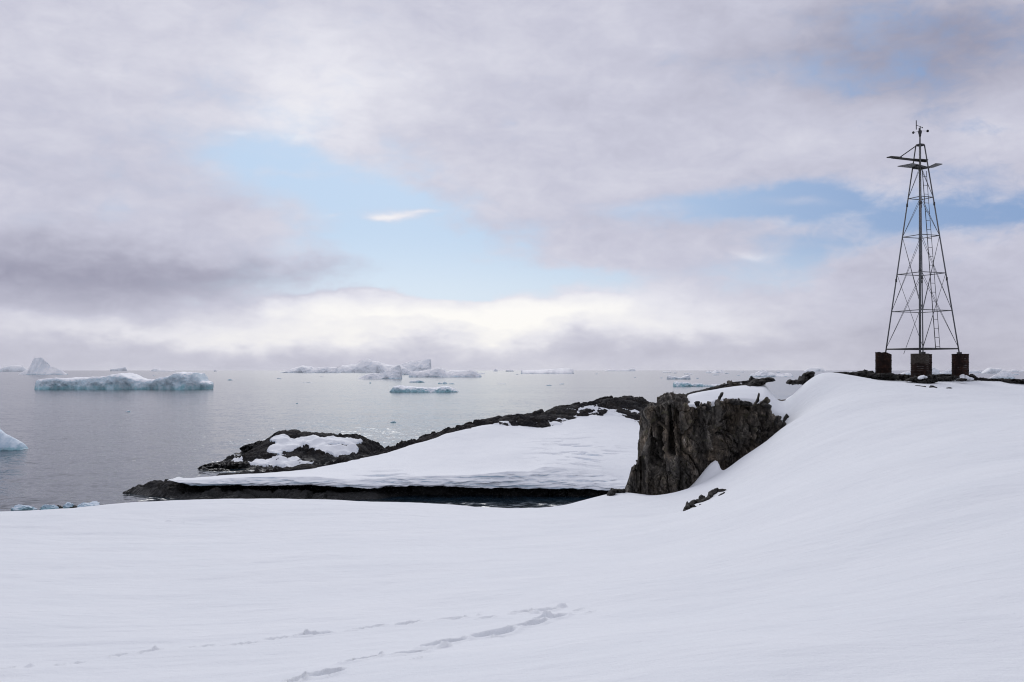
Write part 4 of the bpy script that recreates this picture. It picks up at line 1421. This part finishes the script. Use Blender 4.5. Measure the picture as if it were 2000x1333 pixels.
sel = gy > 126
CXg, CYg, CZg = RX[sel], RY[sel], RZ[sel]
lim_ = np.interp(CXg * 146.0 / CYg, np.array(xs_sn) * 146.0 / np.array(ys_sn), ys_sn)
crest_ = np.interp(CXg * 146.0 / CYg, np.array([at(*p)[0] for p in CR]) * 146.0 / np.array([p[2] for p in CR]), [p[2] for p in CR])
up_ = (CYg - lim_) / np.maximum(crest_ - lim_, 1.0)
pz = blur(CZg, 6) + 0.10 + 0.42 * fbm(CXg * 0.22, CYg * 0.3, 0, 4, 131, 0.6) - 0.62 * np.maximum(0, up_) ** 0.7 - 2.0 * np.maximum(0, up_ - 0.9)
okc = (up_ > -0.5) & (up_ < 1.0) & (pz > CZg - 0.12) & (PX(CXg, CYg) > 760)
qs = grid_quads(*CXg.shape)
qs = qs[okc.ravel()[qs].all(1)]
used, inv = np.unique(qs, return_inverse=True)
tag(link("snow_remnants", mesh_from("snow_remnants", np.stack([CXg, CYg, pz], -1).reshape(-1, 3)[used], inv.reshape(-1, 4)), M_SNOW, headland), kind='stuff')

for i, (lab, pts, Y, d) in enumerate([
    ("low black skerry running left from the upper end of the islet", [(468, 876, 2), (485, 872, 4), (503, 869, 5), (527, 866, 5)], 178.0, 2.2),
    ("low black skerry in the water left of the middle of the islet", [(449, 896, 1.5), (470, 893, 3), (490, 889, 4), (516, 886, 5)], 164.5, 2.0),
    ("long low skerry reaching farthest left from the islet into the water", [(386, 914.5, 2), (405, 911, 4.5), (430, 909, 5), (462, 907, 5), (486, 905, 4)], 152.0, 2.0),
    ("small low rock in the water between the long skerry and the headland tip", [(398, 921, 1), (412, 919, 2.5), (432, 918.5, 2.5), (450, 920, 1.5)], 148.5, 1.2),
]):
    o = ridge_rock(lab, pts, 170 + i, Y, d, 0.34, sink=2.5, group="skerries beside the islet")
    o.data.materials.clear()
    o.data.materials.append(M_SHORE)

# ------------------------------------------------------------------ ice
def berg(label, prof, base, depth=0.45, power=2.0, rough=0.16, seed=1, mat=None, Y=None, group="icebergs drifting on the sea", name="iceberg", cat="iceberg", lean=0.0, ramp_k=None, squeeze=1.0):
    """prof: outline (px, py) from left to right, base: row of the waterline"""
    if Y is None:
        Y = EYE * F / (base - HOR)
    P = np.array(prof, float)
    P[:, 0] = P[:, 0].mean() + (P[:, 0] - P[:, 0].mean()) * squeeze
    x0, x1 = P[0, 0], P[-1, 0]
    w = x1 - x0
    n = int(np.clip(w * 1.3, 22, 330))
    px = np.linspace(x0, x1, n)
    W = w / F * Y
    s = np.linspace(0, 1, n)
    row = np.interp(px, P[:, 0], P[:, 1])
    Yc = Y
    for _ in range(3):                       # the crest stands behind the waterline: lay it out at its own distance
        hgt = np.where(row < base, np.maximum(0.0, EYE - (row - HOR) * Yc / F), 0.0)
        D = depth * W * 0.5 * (0.12 + 0.88 * (1 - np.abs(2 * s - 1) ** 3.0) ** 0.5)
        D = D * (1 + 0.25 * fbm(s * 5, seed * 1.3, 0, 3, seed))
        D = np.minimum(D, (ramp_k or (0.85 if power < 2.8 else 1.25)) * hgt + 0.04 * W)
        Yc = Y + D.max()
    H = max(hgt.max(), 0.02)
    power = power if power >= 2.8 else 1.0 + 0.45 * (power - 1.0)
    hgt = hgt * (1 + 0.05 * fbm(s * max(6, w / 9), seed * 2.1, 0, 3, seed + 5))
    hgt[0] *= 0.3
    hgt[-1] *= 0.3
    m = int(np.clip(base - P[:, 1].min(), 8, 40)) * 2 + 9
    tt = np.linspace(-np.pi / 2, np.pi / 2, m)
    qy = np.sign(np.sin(tt)) * np.abs(np.sin(tt)) ** (2 / power)
    qz = np.abs(np.cos(tt)) ** (2 / power)
    Xg = np.repeat(((px - 1000) / F * Yc)[None], m, 0)
    ridge = 0.55 * fbm(s * 4.0, seed * 3.7, 0, 3, seed + 31)
    Yg = qy[:, None] * D[None] + qz[:, None] * (ridge * D)[None]
    Zg = qz[:, None] * hgt[None]
    sc = 1.0 / max(H, 0.05 * W)
    a1 = fbm(Xg * sc * 0.9, Yg * sc * 0.9, Zg * sc * 1.4 + seed, 5, seed + 9, 0.55, True)
    a2 = fbm(Xg * sc * 0.45, Yg * sc * 0.45, Zg * sc * 0.7 + seed * 2, 3, seed + 13)
    f1 = worley(Xg * sc * 0.9 + 0.2 * a2, Yg * sc * 0.9, Zg * sc * 0.9, seed + 21, True)
    f1c = worley(Xg * sc * 5.5, Yg * sc * 5.5, Zg * sc * 4.0, seed + 23, True)
    f1b = worley(Xg * sc * 2.4, Yg * sc * 2.4, Zg * sc * 2.4, seed + 22, True)
    env = np.sin(np.pi * np.clip(qz, 0.12, 1.0) * 0.5)[:, None]
    dd = rough * H * (0.15 * a1 + 0.7 * a2 + 2.0 * (f1 - 0.5) + 0.8 * (f1b - 0.5) + 0.35 * (f1c - 0.5))
    Yg = Yg + np.sign(qy)[:, None] * dd * (1 - 0.6 * qz[:, None]) + lean * Zg
    Zg = Zg + 0.22 * dd * env * sstep(qz[:, None], 0.05, 0.4)
    Xg = Xg + 0.10 * dd * env
    Zg[0], Zg[-1] = -0.04 * H - 0.05, -0.04 * H - 0.05
    Zg[:, 0] = np.minimum(Zg[:, 0], 0) - 0.02 * H
    Zg[:, -1] = np.minimum(Zg[:, -1], 0) - 0.02 * H
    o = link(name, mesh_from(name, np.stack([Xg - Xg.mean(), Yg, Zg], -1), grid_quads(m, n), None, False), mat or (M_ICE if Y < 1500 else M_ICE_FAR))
    o.location = (Xg.mean(), Y + D.max(), 0)
    tag(o, label, cat, group)
    return o


def zz(pts, s, ox, oy): return [(ox + a / s, oy + b_ / s) for a, b_ in pts]
def z6(p): return zz(p, 4.1667, 0, 680)
def z7(p): return zz(p, 4.762, 540, 680)
def z8(p): return zz(p, 4.0, 940, 690)
def z9(p): return zz(p, 3.3333, 1400, 690)


berg("long flat blue green iceberg with two humps, the largest and nearest in full view",
     z6([(288, 320), (292, 285), (300, 262), (345, 254), (500, 246), (700, 243), (830, 238), (900, 225), (960, 216), (1010, 207), (1050, 211), (1100, 235), (1160, 250), (1220, 262), (1300, 262), (1370, 240), (1440, 228), (1500, 203),
         (1530, 197), (1560, 206), (1640, 205), (1665, 235), (1690, 268), (1722, 275), (1740, 298), (1743, 322)]), 761.5, 0.42, 5.5, 0.26, 3, M_ICE, squeeze=0.957)
berg("steep towering iceberg with a blunt peak near the left edge of the sea", z6([(165, 214), (200, 190), (250, 165), (266, 130), (280, 100), (290, 79), (318, 82), (340, 78), (358, 84), (372, 108), (395, 132), (405, 152), (440, 162), (470, 168), (500, 182), (550, 214)]), 732.2, 0.7, 1.3, 0.14, 4)
berg("smooth grey dome of ice on the horizon at the left edge, beyond the peaked iceberg", z6([(-60, 182), (0, 172), (40, 150), (100, 141), (150, 141), (190, 150), (225, 180)]), 725.2, 0.8, 2.4, 0.05, 5, Y=9000)
berg("faint pinkish flat iceberg on the horizon above the long green iceberg", z6([(895, 176), (920, 168), (960, 164), (1020, 156), (1030, 176)]), 723.5, 0.4, 3, 0.1, 6, Y=12500)
berg("small grey iceberg with a low tail on the horizon right of the pinkish one", z6([(1230, 184), (1245, 170), (1270, 166), (1310, 180), (1425, 184)]), 724.7, 0.4, 2.2, 0.15, 7, Y=11000)
berg("smooth blue iceberg cut off by the left edge of the picture", [(-190, 884), (-150, 850), (-110, 815), (-60, 806), (-20, 822), (0, 837), (5, 842), (15, 849), (30, 857), (42, 866), (50, 880)], 883.5, 0.7, 1.8, 0.10, 8, M_ICE_NEAR)
berg("low ragged grey iceberg at the left end of the central cluster", z7([(38, 228), (90, 212), (160, 190), (200, 175), (250, 162), (300, 172), (328, 174), (345, 186), (480, 178), (560, 186), (600, 228)]), 728.8, 0.35, 2.4, 0.22, 9, ramp_k=1.5)
berg("broad pale iceberg with a sloping hump at the back of the central cluster", z7([(545, 205), (565, 180), (610, 165), (680, 152), (750, 150), (775, 125), (800, 112), (850, 100), (880, 114), (940, 125), (1010, 148), (1080, 165), (1160, 170), (1230, 215)]), 728.0, 0.35, 2.2, 0.15, 10, ramp_k=2.0)
berg("bright sunlit iceberg with a squared end at the right back of the central cluster", z7([(1060, 185), (1090, 162), (1180, 146), (1240, 122), (1330, 116), (1385, 108), (1420, 103), (1434, 110), (1440, 195)]), 726.0, 0.6, 1.6, 0.16, 11, Y=8200, ramp_k=3.2)
berg("small rounded iceberg block in the middle of the central cluster", z7([(925, 230), (930, 168), (950, 158), (980, 158), (1005, 178), (1060, 190), (1090, 225)]), 729.8, 0.6, 2.4, 0.2, 12)
berg("low iceberg with a sharp spire at its right end", z7([(757, 284), (800, 258), (830, 246), (900, 236), (980, 236), (1020, 220), (1070, 206), (1085, 190), (1105, 172), (1130, 157), (1148, 165), (1158, 200), (1166, 262), (1166, 288)]), 740.8, 0.5, 1.7, 0.24, 13)
berg("small arched iceberg lump behind the spire", z7([(1160, 240), (1170, 190), (1190, 190), (1220, 205), (1262, 225), (1300, 240)]), 732.2, 0.5, 2.0, 0.2, 14)
berg("jagged low iceberg between the spire and the sunlit block", z7([(1280, 205), (1310, 180), (1340, 150), (1370, 165), (1430, 180), (1440, 205)]), 726.8, 0.4, 1.8, 0.2, 15)
berg("long smooth iceberg with a curled blue right end in the central cluster", z7([(1230, 262), (1240, 225), (1330, 215), (1420, 200), (1500, 186), (1530, 187), (1560, 196), (1585, 222), (1620, 210), (1690, 204), (1760, 206), (1820, 208), (1860, 215), (1890, 240), (1908, 268)]), 737.2, 0.32, 2.3, 0.16, 16, ramp_k=1.6)
berg("dark thin tongue of ice right of the central cluster", z7([(1870, 240), (1880, 234), (1935, 237), (1942, 242)]), 731.0, 0.5, 2.4, 0.1, 17)
berg("small wedge of blue ice in front of the central cluster", z7([(1237, 318), (1240, 304), (1300, 302), (1330, 297), (1350, 303), (1380, 318)]), 747.5, 0.5, 2.6, 0.2, 18)
berg("tiny lumpy floe right of the blue wedge", z7([(1500, 332), (1515, 320), (1545, 328), (1560, 312), (1575, 316), (1590, 332)]), 750.2, 0.5, 2, 0.2, 19)
berg("flat tiny floe at the right end of the lumpy floe", z7([(1596, 334), (1610, 328), (1640, 327), (1658, 334)]), 750.6, 0.5, 2.6, 0.1, 20)
berg("long low flat topped floe alone in front of the central cluster", z7([(1050, 408), (1075, 380), (1095, 362), (1130, 352), (1300, 362), (1400, 371), (1480, 372), (1540, 360), (1600, 360), (1650, 382), (1692, 408)]), 766.8, 0.40, 3.0, 0.30, 21, M_ICE, ramp_k=1.7)
berg("flat topped tabular iceberg alone right of the centre with a bright top", z8([(308, 150), (312, 128), (330, 135), (420, 133), (520, 128), (560, 124), (640, 120), (718, 123), (722, 162)]), 730.4, 0.55, 1.7, 0.10, 22, ramp_k=3.4)
berg("faint grey iceberg with a raised right end on the horizon", z8([(965, 138), (1000, 128), (1060, 132), (1140, 128), (1170, 120), (1195, 118), (1205, 138)]), 724.6, 0.3, 2.4, 0.1, 23, Y=12000)
berg("tiny peaked iceberg on the horizon left of the tabular iceberg", z8([(92, 139), (105, 130), (112, 122), (120, 132), (132, 139)]), 724.8, 0.6, 1.6, 0.2, 24, Y=10000)
berg("tiny flat white iceberg just left of the tabular iceberg", z8([(188, 140), (195, 133), (245, 133), (254, 140)]), 725.4, 0.5, 3, 0.1, 25, Y=9000, ramp_k=3)
berg("notched blue iceberg with raised ends above the snow on the cliff", z8([(1448, 200), (1452, 178), (1470, 175), (1500, 184), (1560, 192), (1590, 176), (1610, 172), (1630, 165), (1634, 203)]), 741.2, 0.4, 3.0, 0.24, 26)
berg("crumbling white and teal iceberg partly hidden by the snow on the cliff", z8([(1498, 250), (1505, 228), (1530, 222), (1560, 232), (1600, 225), (1650, 240), (1720, 236), (1740, 248), (1870, 245), (1930, 258)]), 755.3, 0.45, 2.4, 0.36, 27, M_ICE)
berg("flat white ice strip on the horizon left of the cliff top", z8([(1412, 150), (1425, 144), (1480, 144), (1492, 152)]), 727.8, 0.4, 3, 0.1, 28, ramp_k=3)
berg("tiny white ice block right of the flat white strip", z8([(1500, 158), (1508, 150), (1520, 150), (1528, 158)]), 729.6, 0.6, 3, 0.1, 29)
berg("low bluish floe behind the notched iceberg", z8([(1580, 166), (1590, 156), (1640, 158), (1660, 166)]), 731.5, 0.4, 2.4, 0.2, 30)
berg("jagged white iceberg group far off above the cliff skyline", z8([(1755, 150), (1780, 138), (1800, 146), (1840, 132), (1870, 140), (1900, 146), (1918, 154)]), 728.8, 0.4, 1.8, 0.3, 31, ramp_k=2.0)
berg("small white lump in front of the jagged white icebergs", z8([(1805, 172), (1825, 160), (1850, 166), (1870, 172)]), 733.2, 0.5, 2, 0.2, 32)
berg("long blue white iceberg with a rubbly hump between the curved rock and the jagged boulder", z9([(212, 152), (220, 138), (260, 125), (300, 108), (318, 112), (330, 126), (400, 136), (480, 132), (497, 154)]), 736.4, 0.35, 2.2, 0.34, 33, ramp_k=1.8)
berg("pale rubbly iceberg on the horizon above the jagged boulder", z9([(570, 118), (590, 102), (620, 94), (655, 92), (690, 100), (712, 118)]), 725.6, 0.5, 2, 0.25, 34, ramp_k=2.2)
berg("low white floe on the horizon above the snow on the cliff", z9([(-10, 128), (10, 116), (30, 112), (62, 128)]), 728.6, 0.4, 2, 0.2, 35)
berg("white low iceberg seen between the left drum and the front drum", z9([(1190, 140), (1210, 126), (1230, 120), (1270, 118), (1300, 140)]), 731.5, 0.4, 2.2, 0.25, 36, ramp_k=2.5)
berg("blue domed iceberg just right of the front drum", z9([(1370, 142), (1392, 100), (1410, 95), (1440, 106), (1455, 142)]), 732.5, 0.6, 2.0, 0.1, 37)
berg("white and blue iceberg slope left of the right drum", z9([(1430, 142), (1455, 122), (1490, 112), (1540, 100), (1580, 108), (1610, 142)]), 731.8, 0.5, 1.6, 0.25, 38)
berg("flat hazy iceberg bank right of the right drum", z9([(1630, 132), (1650, 110), (1700, 112), (1740, 130)]), 728.5, 0.4, 2.2, 0.2, 39)
berg("white trapezoid iceberg right of the right drum", z9([(1725, 132), (1770, 97), (1835, 100), (1862, 132)]), 729.5, 0.6, 3.2, 0.06, 40, ramp_k=3.0)
berg("round shouldered blue iceberg in front of the white trapezoid iceberg", z9([(1770, 166), (1800, 148), (1830, 130), (1868, 111), (1908, 117), (1925, 140), (1945, 166)]), 739.6, 0.6, 1.9, 0.18, 41)
berg("far grey ice lump at the right edge of the picture", z9([(1860, 126), (1900, 112), (1940, 106), (1965, 118), (1990, 112), (2040, 126)]), 727.4, 0.4, 2, 0.2, 42, Y=8000)

# small floes dotted over the water
for i, (px, y, w, h, lab) in enumerate([
    (250, 803.5, 11, 2.6, "white floe alone on the water below the long green iceberg"),
    (768, 824, 13, 3.2, "white floe on the water left above the headland rocks"),
    (1072, 752.5, 13, 2.0, "dark flat floe on the water right of the flat topped floe"),
    (1097, 750, 12, 1.6, "thin dark floe on the water beside the dark flat floe"),
    (580, 788, 5, 1.5, "dark speck of ice on the open water below the central cluster"),
    (449, 742, 12, 2.4, "low grey floe right of the long green iceberg"),
    (301, 734, 7, 1.8, "grey floe above the middle of the long green iceberg"),
    (545, 739, 10, 2.2, "grey floe at the left end of the central cluster"),
    (628, 736, 9, 1.4, "thin floe below the ragged grey iceberg"),
    (723, 748, 5, 2.2, "dark upright bit of ice below the spire iceberg"),
    (600, 747, 22, 1.0, "long thin streak of ice below the ragged grey iceberg"),
    (980, 750, 24, 1.0, "long thin streak of ice right of the central cluster"),
    (1240, 737, 4, 2.0, "speck of ice left of the notched iceberg"),
    (1292, 738, 5, 2.0, "speck of ice just left of the notched iceberg"),
    (1362, 739, 6, 2.4, "dark bit of ice right of the notched iceberg"),
    (1165, 730.5, 6, 1.6, "white bit of ice right of the tabular iceberg"),
    (1010, 731, 6, 1.6, "white bit of ice at the left foot of the tabular iceberg"),
    (420, 723.9, 6, 1.6, "dark speck on the horizon right of the grey iceberg with a tail"),
    (1420, 729, 8, 2.5, "white bit of ice on the far water above the snow on the cliff"),
    (1442, 733, 7, 1.8, "small floe on the water above the pointed rock"),
    (1450, 726.5, 10, 2.2, "white crumb of ice on the horizon above the pointed rock"),
    (1520, 727, 8, 2.6, "white crumb of ice on the horizon above the long curved rock"),
    (1662, 727.2, 12, 3.0, "white crumb of ice on the horizon above the thin rock strip"),
    (1908, 732, 9, 2.0, "white floe right beside the rounded brown rock"),
    (1985, 731, 16, 2.6, "white floe on the water at the right edge of the picture"),
]):
    base = y + h * 0.5
    berg(lab, [(px - w / 2, base), (px - w * .3, base - h * .7), (px + w * .15, base - h), (px + w * .35, base - h * .55), (px + w / 2, base)], base, 0.7, 2.0, 0.2, 300 + i, None, None if base > 725.5 else 9500, "small floes on the sea", "ice_floe", "ice floe")

# blocks of ice and stones on the shore below the snow on the left
for i, (x0, x1, y0, y1, m_, lab, cat) in enumerate([
    (16, 64, 988, 1004, M_ICE_NEAR, "rounded pale ice block at the snow edge, leftmost on the shore", "ice block"),
    (82, 112, 986, 1001, M_ICE_NEAR, "pointed white ice block on the shore left of the dark stones", "ice block"),
    (124, 144, 984, 996, M_ICE_NEAR, "small rounded ice block between the two dark shore stones", "ice block"),
    (150, 204, 980, 996, M_ICE_NEAR, "long ragged ice block on the shore right of the dark stones", "ice block"),
    (108, 124, 989, 998, M_SHORE, "dark shore stone right of the pointed ice block", "rock"),
    (133, 154, 988, 995, M_SHORE, "flat dark shore stone beside the long ragged ice block", "rock"),
]):
    boulder(lab, x0, x1, y0, y1 + 5, 107.0, 400 + i, None, 0.0, m_, "ice_block" if cat == "ice block" else "rock", cat, None, 4, 0.42, 8)

# ------------------------------------------------------------------ the sea air
bm = bmesh.new()
bmesh.ops.create_cube(bm, size=1.0)
bm.transform(Matrix.Translation((0, 0, 44.0)) @ Matrix.Diagonal((62000.0, 62000.0, 92.0, 1.0)))
me = bpy.data.meshes.new("haze")
bm.to_mesh(me)
bm.free()
m_haze = bpy.data.materials.new("sea_air")
m_haze.use_nodes = True
nt = m_haze.node_tree
nt.nodes.clear()
ho = nt.nodes.new('ShaderNodeOutputMaterial')
hv = nt.nodes.new('ShaderNodeVolumePrincipled')
hv.inputs['Color'].default_value = (0.93, 0.95, 0.98, 1)
hv.inputs['Density'].default_value = 0.000007
hv.inputs['Anisotropy'].default_value = 0.6
nt.links.new(hv.outputs[0], ho.inputs['Volume'])
haze = link("haze", me, m_haze)
tag(haze, kind='stuff')
